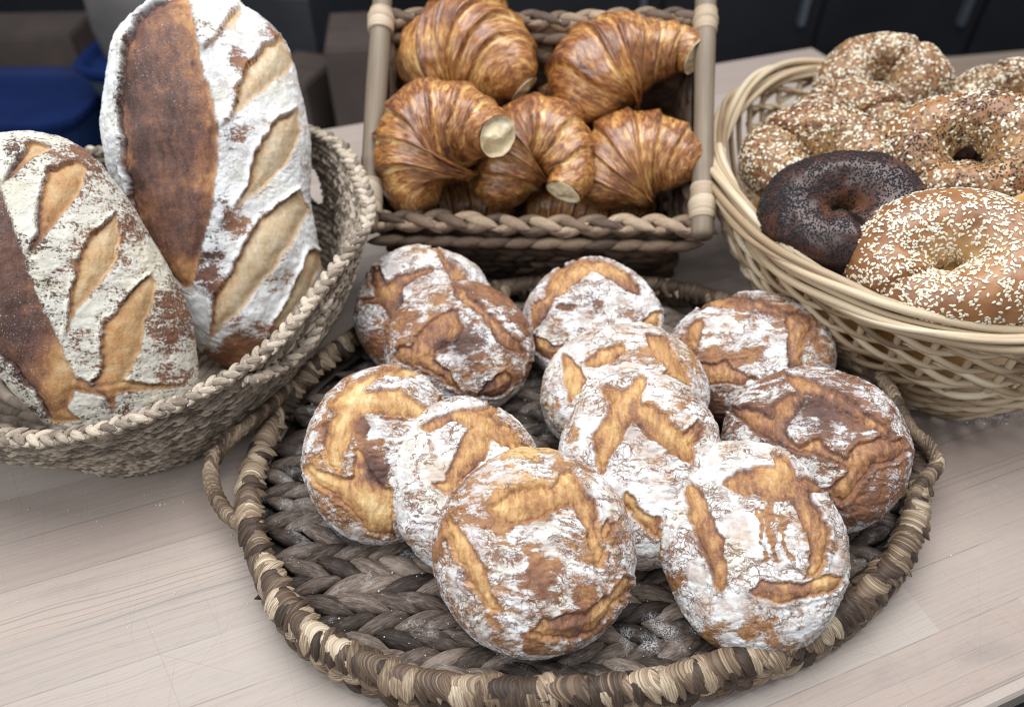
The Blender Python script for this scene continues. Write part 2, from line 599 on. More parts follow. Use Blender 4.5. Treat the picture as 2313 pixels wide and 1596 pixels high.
def crust_mat(name, flour_col, grain=0.0, crack=1.0, scale=1.0, pale=((.74, .57, .32), (.61, .39, .17))):
    m = Mat(name)
    rnd = m.nd('ObjectInfo', out=5) if False else None
    info = m.t.nodes.new('ShaderNodeObjectInfo')
    off = m.nd('CombineXYZ', {0: m.ma('MULTIPLY', info.outputs['Random'], 3.1), 1: m.ma('MULTIPLY', info.outputs['Random'], 1.7), 2: .4})
    co = m.vm('ADD', m.co(), off)
    wn = m.noi(co, 38 * scale, 3, .6, color=True)
    wv = m.nd('VectorMath', {0: wn, 'Scale': .016 / scale}, operation='SCALE')
    wc = m.vm('ADD', co, wv)
    flour, opn, bake = m.attr('flour'), m.attr('open'), m.attr('bake')
    big = m.noi(co, 20 * scale, 3, .55)
    mid = m.noi(wc, 85 * scale, 6, .62)
    fine = m.noi(co, 520 * scale, 3, .6)
    streak = m.noi(m.mp(wc, (60 * scale, 230 * scale, 130 * scale), (.3, .2, .5)), 1.0, 4, .6)
    wj = m.nd('VectorMath', {0: m.noi(co, 190 * scale, 2, .6, color=True), 'Scale': .007 / scale}, operation='SCALE')
    wc2 = m.vm('ADD', wc, wj)
    v1 = m.vor(m.mp(wc2, (1, 1.9, 1.3), (.2, .5, .3)), 62 * scale)
    v2 = m.vor(wc2, 165 * scale)
    ck = m.ma('MINIMUM', m.mr(v1, .012, .06), m.mr(v2, .015, .085, .3, 1))
    ck = m.ma('MAXIMUM', ck, m.mr(m.noi(co, 42 * scale, 4, .6), .40, .52))           # whole plates without cracks
    cov = m.ma('ADD', flour, m.ma('MULTIPLY', m.ma('SUBTRACT', big, .5), .55))
    cov = m.ma('ADD', cov, m.ma('MULTIPLY', m.ma('SUBTRACT', mid, .5), 1.15))
    cov = m.ma('ADD', cov, m.ma('MULTIPLY', m.ma('SUBTRACT', streak, .5), 1.25))
    cov = m.ma('ADD', cov, m.ma('MULTIPLY', m.ma('SUBTRACT', fine, .5), .55 + 1.1 * grain))
    lo = .40 - .1 * grain
    fl = m.mr(cov, lo - .16, lo + .25 + .1 * grain)
    fl = m.ma('MULTIPLY', fl, m.mr(m.ma('ADD', fl, m.ma('MULTIPLY', m.ma('SUBTRACT', m.noi(co, 1100 * scale, 2, .7), .5), 1.6)), .05, .5))
    # fine cracks and pulled wrinkles where the flour parts and the crust shows
    wr = m.noi(m.mp(wc2, (22 * scale, 85 * scale, 50 * scale), (.7, .2, .3), (2, 5, 1)), 1.0, 4, .6, .6)
    wrl = m.ma('MULTIPLY', m.mr(m.ma('ABSOLUTE', m.ma('SUBTRACT', wr, .5)), .034, .010), m.mr(m.noi(co, 34 * scale, 3, .5), .42, .54))
    gap = m.ma('MAXIMUM', m.ma('MULTIPLY', m.ma('SUBTRACT', 1.0, ck), .92 * crack), m.ma('MULTIPLY', wrl, .85 * crack))
    fl = m.ma('MULTIPLY', fl, m.mr(m.noi(wc, 48 * scale, 5, .6), .36, .58, .48 + .42 * (crack < 1), 1))
    fl = m.ma('MULTIPLY', fl, m.ma('SUBTRACT', 1.0, gap))
    fl = m.ma('MULTIPLY', fl, m.ma('SUBTRACT', 1.0, opn))
    dust = m.ma('MULTIPLY', m.mr(m.noi(co, 900 * scale, 2), .62, .72, 0, .35 + .3 * grain), m.mr(big, .35, .6))
    fl = m.ma('MAXIMUM', fl, m.ma('MULTIPLY', dust, opn))
    b = m.ma('ADD', bake, m.ma('MULTIPLY', m.ma('SUBTRACT', mid, .5), .55))
    b = m.ma('ADD', b, m.ma('MULTIPLY', m.ma('SUBTRACT', fine, .5), .22))
    torn = m.noi(m.mp(wc, (260 * scale, 70 * scale, 150 * scale), (.1, .3, .9)), 1.0, 4, .65)
    b = m.ma('ADD', b, m.ma('MULTIPLY', m.ma('SUBTRACT', torn, .5), m.ma('MULTIPLY_ADD', opn, .75 - .4 * grain ** .5, .1)))
    b = m.ma('ADD', b, m.ma('MULTIPLY', m.ma('SUBTRACT', big, .5), m.ma('MULTIPLY_ADD', opn, -.2, .30)), clamp=True)
    crust = m.ramp(b, [(0, pale[0]), (.2, pale[1]), (.42, (.43, .225, .09)), (.62, (.245, .112, .058)), (.82, (.125, .060, .043)), (1, (.06, .030, .024))])
    crust = m.mix(m.ma('MULTIPLY', m.ma('MULTIPLY', gap, .75), m.ma('SUBTRACT', 1.0, opn)), crust, (.105, .048, .030))
    fc = m.mix(m.mr(m.noi(co, 30 * scale, 2), .48, .68), flour_col, (flour_col[0] * .98, flour_col[1] * .96, flour_col[2] * .87))
    c = m.mix(m.ma('MULTIPLY', fl, .97), crust, fc)
    pores = m.ma('MULTIPLY', m.mr(m.vor(co, 330 * scale, 'F1'), .16, .05), m.ma('MULTIPLY', opn, m.mr(m.noi(co, 120 * scale, 2), .5, .6)))
    c = m.mix(m.ma('MULTIPLY', pores, .6), c, (.16, .06, .02))
    h = m.ma('ADD', m.ma('MULTIPLY', fl, .7), m.ma('MULTIPLY', torn, m.ma('MULTIPLY', opn, .9)))
    h = m.ma('ADD', h, m.ma('ADD', m.ma('MULTIPLY', streak, .5), m.ma('MULTIPLY', fine, .35)))
    h = m.ma('SUBTRACT', m.ma('ADD', h, m.ma('MULTIPLY', mid, .8)), m.ma('MULTIPLY', pores, .8))
    rough = m.mr(fl, 0, 1, .55, .9, smooth=False)
    return m.done(c, rough, m.bump(h, .55, .0016 / scale), **{'Specular IOR Level': .3})


M_boule = crust_mat("floured_crust", (.74, .738, .735))
M_loaf = crust_mat("loaf_crust", (.74, .745, .745), 0.45, .35, .8, ((.62, .52, .38), (.52, .385, .235)))
M_corn = crust_mat("semolina_crust", (.66, .63, .55), 1.0, .2, .8, ((.62, .50, .34), (.52, .36, .195)))


def bread(name, cx, cy, Z, outline, thick, base, polys, blobs=(), bakes=(), ear=None, flour=.6, bake=.60, openbake=.32, mat=None,
          tau=12, crop=None, seed=0, lip=1.0, pz=2.45, label=None, cat="bread", n=116, group=None, lump=.05, blot=.34, edge=.3):
    """outline: (rx, ry) or traced points, in print px round (cx, cy); polys: scored openings, traced in the crop's own px;
    crop = (x0, y0, px per print px)"""
    k = Z / FPX
    c = at_depth(cx, cy, Z)
    to_cam = _C - c
    ez = to_cam / np.linalg.norm(to_cam)
    ex = _R - (_R @ ez) * ez
    ex /= np.linalg.norm(ex)
    ey = np.cross(ez, ex)
    # the loaf's own face looks a little higher than the viewer
    t = math.radians(tau)
    fz = ez * math.cos(t) + ey * math.sin(t)
    fy = ey * math.cos(t) - ez * math.sin(t)
    fx = ex
    d, q = SPH[n]
    th = np.arctan2(d[:, 1], d[:, 0])
    if np.ndim(outline) == 1:
        rx, ry = outline[0] * k, outline[1] * k
        r = 1 / np.sqrt((np.cos(th) / rx) ** 2 + (np.sin(th) / ry) ** 2)
        R = (rx + ry) / 2
    else:
        o = smooth_poly(np.array(outline, float), 2)
        ox, oy = (o[:, 0] - cx) * k, -(o[:, 1] - cy) * k
        oa, orr = np.arctan2(oy, ox), np.hypot(ox, oy)
        s = np.argsort(oa)
        r = np.interp(th, oa[s], orr[s], period=2 * math.pi)
        R = orr.min()
    rho = np.hypot(d[:, 0], d[:, 1])
    sc = (rho ** pz + np.abs(d[:, 2]) ** pz) ** (-1 / pz)
    zc = np.where(d[:, 2] > 0, thick[0], thick[1]) * R
    p = np.stack([r * np.cos(th) * rho * sc, r * np.sin(th) * rho * sc, zc * d[:, 2] * sc], 1)
    nr = np.stack([np.cos(th) * rho / r, np.sin(th) * rho / r, d[:, 2] / zc], 1)
    nr /= np.linalg.norm(nr, axis=1)[:, None]
    p = p + nr * (R * lump * fbm(p / R * 1.6 + seed * 7.7, 3, seed))[:, None]
    # marks on the crust: position across the face as seen square on
    pw = p[:, :1] * fx + p[:, 1:2] * fy + p[:, 2:] * fz
    persp = 1 - (pw @ ez) / Z
    U = (pw @ ex) / k / persp
    V = -(pw @ ey) / k / persp
    X = (cx + U - crop[0]) * crop[2]
    Y = (cy + V - crop[1]) * crop[2]
    front = sstep(-.25, .1, (nr[:, :1] * fx + nr[:, 1:2] * fy + nr[:, 2:] * fz) @ ez)
    Rp = R / k * crop[2]
    XY = np.stack([X, Y], 1)
    wob = fbm(np.stack([X / Rp * 7, Y / Rp * 7, np.full(len(X), seed * 3.3)], 1), 4, seed + 5, .65) * .062
    sd = np.full(len(X), 9.0)
    for pl in polys:
        sd = np.minimum(sd, poly_sd(XY, np.array(pl, float)) / Rp)
    eg = np.full(len(X), .5)
    if ear is not None:                                             # one edge of each cut lifts, the other lies flat
        s2 = np.full(len(X), 9.0)
        for pl in polys:
            s2 = np.minimum(s2, poly_sd(XY + np.array(ear) * Rp * .03, np.array(pl, float)) / Rp)
        eg = sstep(.3, -.8, (s2 - sd) / .03)
    sd = sd + wob * (.7 if ear is not None else 1) - (.004 if ear is not None else .026)
    op = sstep(.012, -.014, sd) * front
    var = .6 + .9 * (fbm(p / R * 2.4 + 40 + seed, 2, seed + 9) * .5 + .5)
    hgt = front * R * (-.020 * sstep(.0, -.02, sd) - (.006 + .032 * eg) * np.exp(-((sd + .016) / .016) ** 2) + .030 * sstep(-.02, -.16, sd) * (sd < 0)
                       + (.002 + .028 * eg) * lip * var * np.exp(-((sd - .014) / .020) ** 2))
    hgt += R * .010 * fbm(p / R * 9 + seed, 3, seed + 2) * (1 - .4 * op)
    wr = fbm(p / R * np.array([7, 16, 9]) + fbm(p / R * 4, 2, seed + 31)[:, None] * 1.3 + 9, 3, seed + 12)
    hgt += R * .012 * (1 - np.abs(wr) * 3).clip(0, 1) * (1 - op) * -1
    p = p + nr * hgt[:, None]
    wx = fbm(np.stack([X / Rp * 3, Y / Rp * 3, np.full(len(X), seed * 1.7)], 1), 4, seed + 41, .6) * Rp * .22
    wy = fbm(np.stack([X / Rp * 3, Y / Rp * 3, np.full(len(X), seed * 1.7 + 50)], 1), 4, seed + 43, .6) * Rp * .22
    X, Y = X + wx, Y + wy
    fl = np.full(len(X), float(flour) + .03)
    fl += .25 * sstep(.55, .2, nr[:, 2]) * edge
    for bx_, by_, rx_, ry_, am in blobs:
        fl += am * np.exp(-(((X - bx_) / rx_) ** 2 + ((Y - by_) / ry_) ** 2) ** 2) * front
    fl += .34 * fbm(p / R * 2.6 + 3 * seed, 4, seed + 3)
    fl -= .30 * np.exp(-(sd / .035) ** 2) * (fbm(p / R * 6 + 70, 2, seed + 4) * .5 + .5)
    bk = np.full(len(X), float(bake))
    inner = openbake + .17 + .30 * eg * np.exp(-((sd + .008) / .030) ** 2) - .06 * sstep(-.05, -.2, sd) + blot * fbm(p / R * 3 + 21, 3, seed + 6)  # edge term: browner cut edge plus the lifted lip's shade, put into the colour
    bk = bk * (1 - op) + inner * op
    for bx_, by_, rx_, ry_, am in bakes:
        bk += am * np.exp(-(((X - bx_) / rx_) ** 2 + ((Y - by_) / ry_) ** 2) ** 2) * front
    o = obj(name, make_mesh(name, p, q, [mat], {'open': op, 'flour': fl, 'bake': np.clip(bk, 0, 1)}), label=label, cat=cat, group=group)
    o.matrix_world = Matrix([[fx[0], fy[0], fz[0], c[0]], [fx[1], fy[1], fz[1], c[1]], [fx[2], fy[2], fz[2], c[2]], [0, 0, 0, 1]])
    return o


def boule(letter, cx, cy, rx, ry, hc, polys, label, **kw):
    h = 1.1 * max(rx, ry)
    c = at_z(cx, cy, hc)
    Z = (c - _C) @ _F
    rim = kw.pop('outline', (rx, ry))
    return bread("boule", cx, cy, Z, rim, kw.pop('thick', (.58, .38)), None, polys, crop=(cx - h, cy - h, 1596 / (2 * h)), mat=M_boule,
                 seed=ord(letter), label=label, cat="bread", group="round floured loaves on the woven tray", **kw)


boule('A', 962, 706, 160, 158, 0.063, [
    [(230, 380), (320, 350), (360, 430), (400, 500), (480, 450), (600, 400), (750, 360), (870, 345), (800, 400), (680, 460), (560, 520), (530, 610), (560, 700),
     (640, 700), (560, 820), (470, 920), (420, 850), (370, 730), (300, 700), (140, 720), (150, 660), (290, 640), (280, 560), (240, 450)],
    [(870, 120), (960, 170), (1020, 260), (1120, 340), (1200, 430), (1240, 480), (1060, 465), (1010, 360), (960, 260)]],
    "white floured round loaf at the back left, half hidden behind a browned wrinkled one",
    blobs=[(280, 1080, 150, 230, -.5), (650, 300, 300, 200, .2)], bakes=[(620, 720, 140, 120, .4)], tau=18)
boule('B', 1038, 785, 168, 155, 0.062, [
    [(780, 430), (785, 500), (770, 600), (700, 720), (620, 810), (530, 890), (560, 960), (700, 1060), (760, 1150), (800, 1220), (600, 1080), (420, 980), (240, 950),
     (190, 880), (185, 810), (250, 780), (320, 800), (370, 720), (440, 620), (530, 540), (640, 470)],
    [(740, 170), (820, 230), (920, 310), (1020, 400), (1120, 510), (1220, 590), (1320, 690), (1400, 790), (1410, 850), (1300, 810), (1210, 760), (1130, 640),
     (1080, 560), (990, 460), (860, 370), (760, 280)],
    [(1000, 1250), (1040, 1170), (1150, 1100), (1250, 1050), (1300, 1100), (1290, 1180), (1200, 1270), (1100, 1280)],
    [(1480, 950), (1540, 960), (1520, 1120), (1450, 1250), (1430, 1180), (1460, 1060)]],
    "round loaf with browned wrinkled centre and one wide leaf shaped slash, at the back left",
    blobs=[(850, 800, 150, 130, -.42), (1150, 260, 240, 110, -.45), (330, 590, 120, 90, -.3), (1430, 560, 70, 200, -.35), (1060, 960, 90, 110, -.3)],
    bakes=[(860, 800, 220, 200, .25), (700, 700, 150, 100, .2)], bake=.62, openbake=.42, tau=16, flour=.52)
boule('C', 1337, 730, 158, 150, 0.061, [
    [(870, 150), (980, 190), (1100, 250), (1200, 340), (1280, 450), (1310, 520), (1200, 480), (1080, 400), (960, 330), (860, 270), (780, 250), (700, 320), (600, 400),
     (480, 490), (400, 530), (350, 620), (250, 800), (180, 830), (150, 700), (200, 600), (300, 530), (340, 400), (420, 260), (560, 190), (700, 160)],
    [(200, 940), (330, 1000), (440, 1040), (520, 1040), (460, 1120), (380, 1190), (270, 1140), (210, 1070)],
    [(1340, 760), (1400, 720), (1490, 680), (1480, 780), (1440, 860), (1320, 810)],
    [(430, 630), (500, 600), (590, 630), (500, 650)]],
    "floured round loaf with an arched brown slash, directly before the croissant crate",
    blobs=[(850, 620, 160, 130, -.42), (1200, 680, 120, 100, -.35), (420, 850, 120, 120, -.15)], bakes=[(850, 600, 250, 180, .15), (250, 780, 90, 90, .2)], tau=18, flour=.7)
boule('D', 1690, 815, 182, 160, 0.063, [
    [(370, 330), (390, 260), (500, 215), (660, 210), (800, 230), (920, 270), (1040, 320), (1110, 370), (1150, 380), (1080, 390), (940, 360), (860, 320), (740, 310),
     (560, 300), (440, 290), (400, 310)],
    [(1130, 380), (1220, 370), (1310, 410), (1330, 480), (1300, 580), (1260, 680), (1250, 820), (1150, 830), (1140, 700), (1150, 560), (1130, 440)],
    [(390, 410), (395, 470), (370, 580), (330, 680), (270, 690), (245, 600), (270, 490), (330, 430)],
    [(360, 820), (480, 830), (600, 820), (720, 900), (830, 950), (740, 1010), (600, 990), (500, 1000), (420, 1020), (400, 940)]],
    "flattish round loaf at the back right of the tray, touching the wicker bagel basket",
    blobs=[(640, 770, 300, 70, -.5), (470, 1300, 160, 250, -.6), (1400, 560, 100, 300, -.25), (700, 560, 250, 180, .12)], bakes=[(500, 1250, 200, 200, .2)], bake=.60, openbake=.4,
    tau=20, flour=.52)
boule('E', 1407, 890, 188, 165, 0.062, [
    [(470, 560), (510, 490), (600, 400), (700, 380), (800, 370), (800, 410), (740, 470), (680, 520), (580, 550)],
    [(1020, 280), (1080, 280), (1180, 340), (1230, 430), (1260, 500), (1330, 620), (1370, 740), (1250, 660), (1150, 610), (1180, 580), (1110, 480), (1040, 380)],
    [(275, 450), (340, 490), (420, 570), (460, 650), (470, 690), (400, 760), (330, 860), (310, 760), (280, 660), (290, 560)]],
    "white floured loaf with three short golden slashes, right behind the star slashed one",
    blobs=[(1000, 480, 150, 120, -.35), (1350, 600, 120, 250, -.25), (130, 900, 90, 150, -.3)], bakes=[], bake=.52, openbake=.24, tau=16, flour=.74)
boule('F', 1443, 1052, 188, 222, 0.068, [
    [(540, 190), (620, 210), (690, 250), (750, 230), (790, 200), (795, 150), (830, 125), (865, 150), (850, 220), (825, 260), (825, 330), (900, 350), (990, 420),
     (1060, 500), (1130, 580), (1180, 530), (1240, 490), (1270, 520), (1250, 600), (1160, 640), (1190, 700), (1190, 780), (1130, 760), (1050, 710), (960, 640),
     (880, 560), (800, 510), (750, 460), (710, 520), (660, 610), (600, 700), (560, 780), (520, 850), (490, 790), (480, 690), (490, 560), (540, 460), (580, 390),
     (590, 320), (550, 260)],
    [(700, 1000), (800, 1120), (920, 1170), (900, 1290), (800, 1230), (740, 1150), (680, 1060)]],
    "white floured loaf with a golden star shaped slash, in the middle of the tray",
    blobs=[(270, 500, 60, 160, -.3), (1130, 350, 140, 120, -.22), (900, 750, 200, 120, -.1)], bake=.52, openbake=.21, tau=10, flour=.76)
boule('G', 868, 1025, 178, 203, 0.060, [
    [(640, 190), (780, 110), (980, 80), (1120, 130), (1000, 150), (800, 150), (680, 190), (620, 260), (625, 300), (760, 290), (900, 290), (1000, 340), (1080, 400),
     (1200, 420), (1260, 330), (1350, 300), (1420, 330), (1200, 450), (1080, 490), (960, 480), (800, 460), (640, 450), (570, 490), (540, 580), (510, 680), (460, 800),
     (440, 920), (380, 900), (330, 840), (320, 720), (330, 590), (390, 480), (380, 400), (470, 300)],
    [(180, 870), (260, 910), (380, 990), (560, 1000), (580, 860), (580, 780), (600, 780), (680, 960), (850, 1100), (860, 1250), (900, 1450), (700, 1420), (580, 1270),
     (480, 1190), (380, 1080), (250, 1010), (190, 940)]],
    "golden round loaf, broad bare ring round a dark brown centre, leftmost on the tray",
    blobs=[(700, 900, 150, 170, -1.0), (600, 600, 60, 140, -.7), (400, 1250, 120, 120, -.2)], bakes=[(720, 920, 170, 170, .45), (640, 560, 120, 120, .2), (300, 900, 160, 120, -.15)],
    bake=.56, openbake=.18, tau=10, flour=.52)
boule('H', 1054, 1095, 174, 202, 0.060, [
    [(430, 330), (520, 260), (640, 230), (780, 180), (900, 190), (1000, 130), (1040, 170), (1000, 230), (1060, 290), (1160, 330), (1220, 420), (1290, 500), (1180, 510),
     (1080, 450), (980, 390), (970, 470), (930, 600), (840, 680), (760, 750), (700, 830), (620, 850), (520, 790), (620, 790), (660, 700), (700, 590), (720, 500),
     (780, 420), (840, 330), (800, 300), (700, 270), (600, 290), (500, 340)]],
    "heavily floured loaf with a pale forked slash, between the golden ringed and frontmost loaves",
    blobs=[(340, 850, 130, 90, -.45), (480, 1000, 110, 90, -.25), (450, 600, 250, 200, .2)], bake=.55, openbake=.21, tau=10, flour=.74)
boule('I', 1206, 1242, 229, 230, 0.061, [
    [(500, 500), (640, 400), (800, 370), (940, 330), (1020, 260), (1080, 230), (1120, 320), (1180, 410), (1240, 480), (1255, 580), (1250, 680), (1290, 790),
     (1270, 900), (1230, 800), (1190, 680), (1130, 600), (1080, 480), (1000, 470), (880, 540), (760, 570), (620, 590), (540, 540)],
    [(170, 590), (220, 630), (270, 710), (340, 800), (420, 900), (460, 1000), (480, 1100), (540, 1200), (500, 1220), (420, 1100), (330, 1000), (280, 900), (240, 770),
     (190, 680)],
    [(780, 1350), (880, 1280), (1020, 1240), (1200, 1210), (1300, 1120), (1390, 1040), (1470, 1000), (1430, 1100), (1330, 1220), (1220, 1320), (1100, 1380), (950, 1390)],
    [(1330, 600), (1370, 620), (1340, 720), (1290, 740), (1290, 660)]],
    "big brown round loaf with patchy cracked flour, frontmost on the tray",
    blobs=[(800, 130, 200, 60, -.45), (830, 960, 90, 200, -.35), (500, 580, 160, 90, -.4), (1200, 1080, 90, 120, -.4), (600, 430, 150, 60, -.3), (720, 1400, 80, 70, -.5),
           (150, 780, 70, 140, -.25)],
    bakes=[(800, 130, 250, 80, -.35), (700, 350, 300, 120, -.15), (1100, 1300, 300, 120, .16), (800, 1000, 300, 250, .08)], bake=.57, openbake=.25, tau=8, flour=.49)
boule('J', 1687, 1226, 213, 240, 0.063, [
    [(690, 380), (780, 320), (900, 290), (1040, 300), (1060, 310), (1040, 240), (1030, 190), (1080, 210), (1130, 260), (1130, 370), (1230, 390), (1320, 420), (1330, 450),
     (1200, 430), (1230, 490), (1290, 590), (1315, 700), (1300, 850), (1270, 960), (1230, 1010), (1140, 1030), (1200, 940), (1225, 800), (1190, 700), (1140, 600),
     (1110, 500), (1000, 490), (860, 470), (750, 430)],
    [(385, 300), (430, 290), (440, 370), (500, 470), (540, 570), (600, 690), (625, 790), (620, 880), (650, 960), (630, 1060), (600, 1120), (570, 1050), (540, 940),
     (500, 840), (460, 740), (430, 640), (430, 520), (390, 420)],
    [(800, 1110), (880, 1060), (1020, 1060), (1160, 1050), (1270, 1010), (1370, 1020), (1300, 1110), (1150, 1150), (980, 1180), (860, 1150)]],
    "tall white floured loaf with long slashes down both sides, front right on the tray",
    blobs=[(280, 1150, 70, 160, -.8), (450, 1420, 130, 100, -.8), (895, 720, 18, 190, -.6), (960, 730, 30, 190, -.55), (1060, 770, 18, 180, -.55), (1000, 640, 120, 60, -.2), (860, 1360, 260, 80, -.5), (170, 900, 50, 150, -.5), (1350, 880, 60, 70, -.4)],
    bakes=[(560, 850, 120, 250, .22), (950, 1110, 200, 70, .25), (450, 1400, 150, 120, -.1)], bake=.56, openbake=.26, tau=10, flour=.74,
    outline=[(1473, 1200), (1480, 1130), (1510, 1075), (1560, 1025), (1620, 995), (1690, 985), (1760, 1000), (1815, 1040), (1845, 1090), (1880, 1140), (1898, 1210), (1893, 1290),
             (1870, 1350), (1820, 1420), (1760, 1455), (1690, 1466), (1620, 1455), (1560, 1420), (1520, 1350), (1485, 1270)])
boule('K', 1832, 1018, 202, 195, 0.066, [
    [(150, 430), (210, 430), (350, 450), (490, 510), (540, 420), (640, 340), (720, 310), (680, 260), (630, 160), (700, 180), (850, 230), (960, 290), (1100, 380),
     (1200, 470), (1290, 570), (1390, 690), (1300, 620), (1150, 530), (1000, 420), (880, 350), (760, 340), (740, 430), (680, 500), (620, 580), (600, 660), (650, 740),
     (700, 790), (600, 760), (420, 660), (310, 600), (240, 510)],
    [(700, 790), (850, 720), (930, 800), (1060, 870), (1150, 760), (1280, 720), (1450, 720), (1480, 800), (1400, 870), (1250, 900), (1150, 1000), (1100, 1130),
     (1000, 1230), (930, 1100), (1000, 1030), (1080, 950), (950, 880), (800, 820)]],
    "dark brown round loaf with yellowish flour, at the right end of the tray",
    blobs=[(880, 440, 130, 80, -.5), (1080, 620, 70, 180, -.3), (1200, 1000, 160, 160, -.15), (1300, 1300, 250, 200, -.2), (1350, 480, 80, 130, -.1), (720, 640, 90, 110, .3), (1000, 680, 100, 90, .25)],
    bakes=[(900, 480, 220, 160, .25)], bake=.70, openbake=.44, tau=14, flour=.44)

# two long loaves standing in the seagrass basket
k2 = 1.064
bread("batard", 490, 420, .79,
      [(270, 276), (284, 212), (302, 133), (329, 80), (392, 32), (472, 11), (525, 5), (578, 24), (631, 58), (668, 111), (689, 191), (700, 265), (703, 345), (697, 467),
       (705, 583), (711, 637), (673, 716), (631, 780), (557, 832), (498, 852), (430, 812), (400, 743), (340, 637), (300, 504), (281, 424), (270, 371)],
      (.60, .40), None,
      [[(385, 35), (400, 150), (415, 280), (440, 420), (460, 540), (440, 720), (410, 880), (370, 1000), (330, 1120), (300, 1210), (265, 1220), (210, 1150), (150, 1040),
        (110, 940), (85, 750), (85, 560), (105, 400), (140, 250), (180, 150), (260, 80)],
       [(410, 265), (470, 210), (510, 140), (580, 75), (560, 130), (480, 200)],
       [(460, 550), (500, 540), (540, 420), (590, 300), (660, 210), (740, 180), (780, 270), (740, 320), (640, 400), (570, 470)],
       [(450, 940), (560, 790), (600, 650), (680, 530), (790, 460), (800, 560), (740, 680), (640, 780), (540, 860)],
       [(350, 1450), (370, 1300), (460, 1160), (520, 1040), (600, 940), (700, 860), (775, 810), (820, 890), (760, 1000), (680, 1110), (580, 1230), (480, 1340), (400, 1410)],
       [(610, 1430), (680, 1310), (740, 1200), (800, 1080), (850, 1080), (850, 1150), (800, 1250), (720, 1360)]],
      blobs=[(520, 620, 70, 70, -.45), (540, 300, 50, 60, -.35), (380, 1150, 80, 160, -.45), (520, 1450, 170, 60, -.5), (470, 1545, 260, 60, -.9), (650, 1230, 70, 70, -.3), (680, 150, 60, 60, -.4),
             (620, 1310, 60, 40, .5), (400, 1440, 60, 30, .5), (520, 1000, 60, 60, -.3), (480, 870, 40, 80, -.3)],
      bakes=[(270, 600, 200, 680, .72), (170, 500, 50, 300, .12), (130, 600, 50, 350, .12), (400, 700, 60, 300, -.12), (300, 1150, 80, 80, -.15), (680, 600, 120, 160, -.06), (550, 1150, 160, 160, .05), (760, 1250, 80, 150, -.08)],
      flour=.76, bake=.66, openbake=.02, mat=M_loaf, tau=4, crop=(259.7, 0, 1 / .5305), seed=3, lip=1.6, pz=2.2, blot=.10, ear=(.8, .6),
      label="taller long loaf with white flour and one dark brown slash, in the seagrass basket", cat="bread",
      group="long loaves in the seagrass basket", lump=.05)
bread("batard", 185, 640, .70,
      [(-60, 420), (0, 330), (60, 310), (130, 308), (190, 325), (240, 370), (290, 450), (330, 540), (370, 620), (405, 700), (418, 780), (424, 870), (420, 940), (370, 995),
       (280, 1010), (200, 1008), (130, 995), (85, 935), (35, 868), (0, 810), (-60, 700), (-100, 560)],
      (.60, .40), None,
      [[(-200, 200), (0, 140), (80, 130), (80, 270), (110, 420), (160, 600), (190, 760), (230, 900), (290, 1060), (330, 1200), (370, 1290), (440, 1340), (600, 1320),
        (660, 1340), (870, 1370), (700, 1390), (560, 1390), (530, 1480), (480, 1400), (360, 1360), (320, 1450), (380, 1520), (250, 1520), (200, 1400), (100, 1210), (0, 1130),
        (-200, 1000)],
       [(110, 320), (160, 240), (230, 110), (320, 140), (260, 170), (200, 230), (150, 290)],
       [(200, 650), (240, 540), (245, 430), (270, 330), (300, 240), (420, 195), (460, 230), (450, 310), (400, 400), (330, 490), (270, 570)],
       [(340, 1060), (360, 920), (380, 800), (420, 650), (480, 560), (530, 510), (590, 450), (595, 600), (580, 690), (520, 780), (440, 880), (370, 980)],
       [(440, 1330), (490, 1250), (485, 1130), (510, 1020), (590, 920), (660, 820), (740, 760), (765, 800), (750, 910), (700, 1030), (680, 1140), (640, 1240), (600, 1310),
        (540, 1400)]],
      blobs=[(850, 1000, 110, 200, -.4), (680, 530, 60, 140, -.35), (840, 1300, 120, 100, -.25), (430, 970, 50, 50, .9), (205, 550, 30, 25, .9), (540, 170, 120, 80, -.3), (150, 190, 40, 50, -.3)],
      bakes=[(60, 800, 230, 720, .72), (400, 1400, 250, 120, .30), (350, 350, 100, 150, .12), (620, 1050, 120, 250, .10), (60, 150, 50, 60, -.4)],
      flour=.60, bake=.76, openbake=.08, mat=M_corn, tau=4, crop=(0, 282.25, 2.2606), seed=8, lip=1.6, pz=2.2, blot=.10, ear=(.8, .6),
      label="shorter long loaf dusted with coarse semolina, leaning left in the seagrass basket", cat="bread",
      group="long loaves in the seagrass basket", lump=.04)
# ------------------------------------------------------------------ woven things


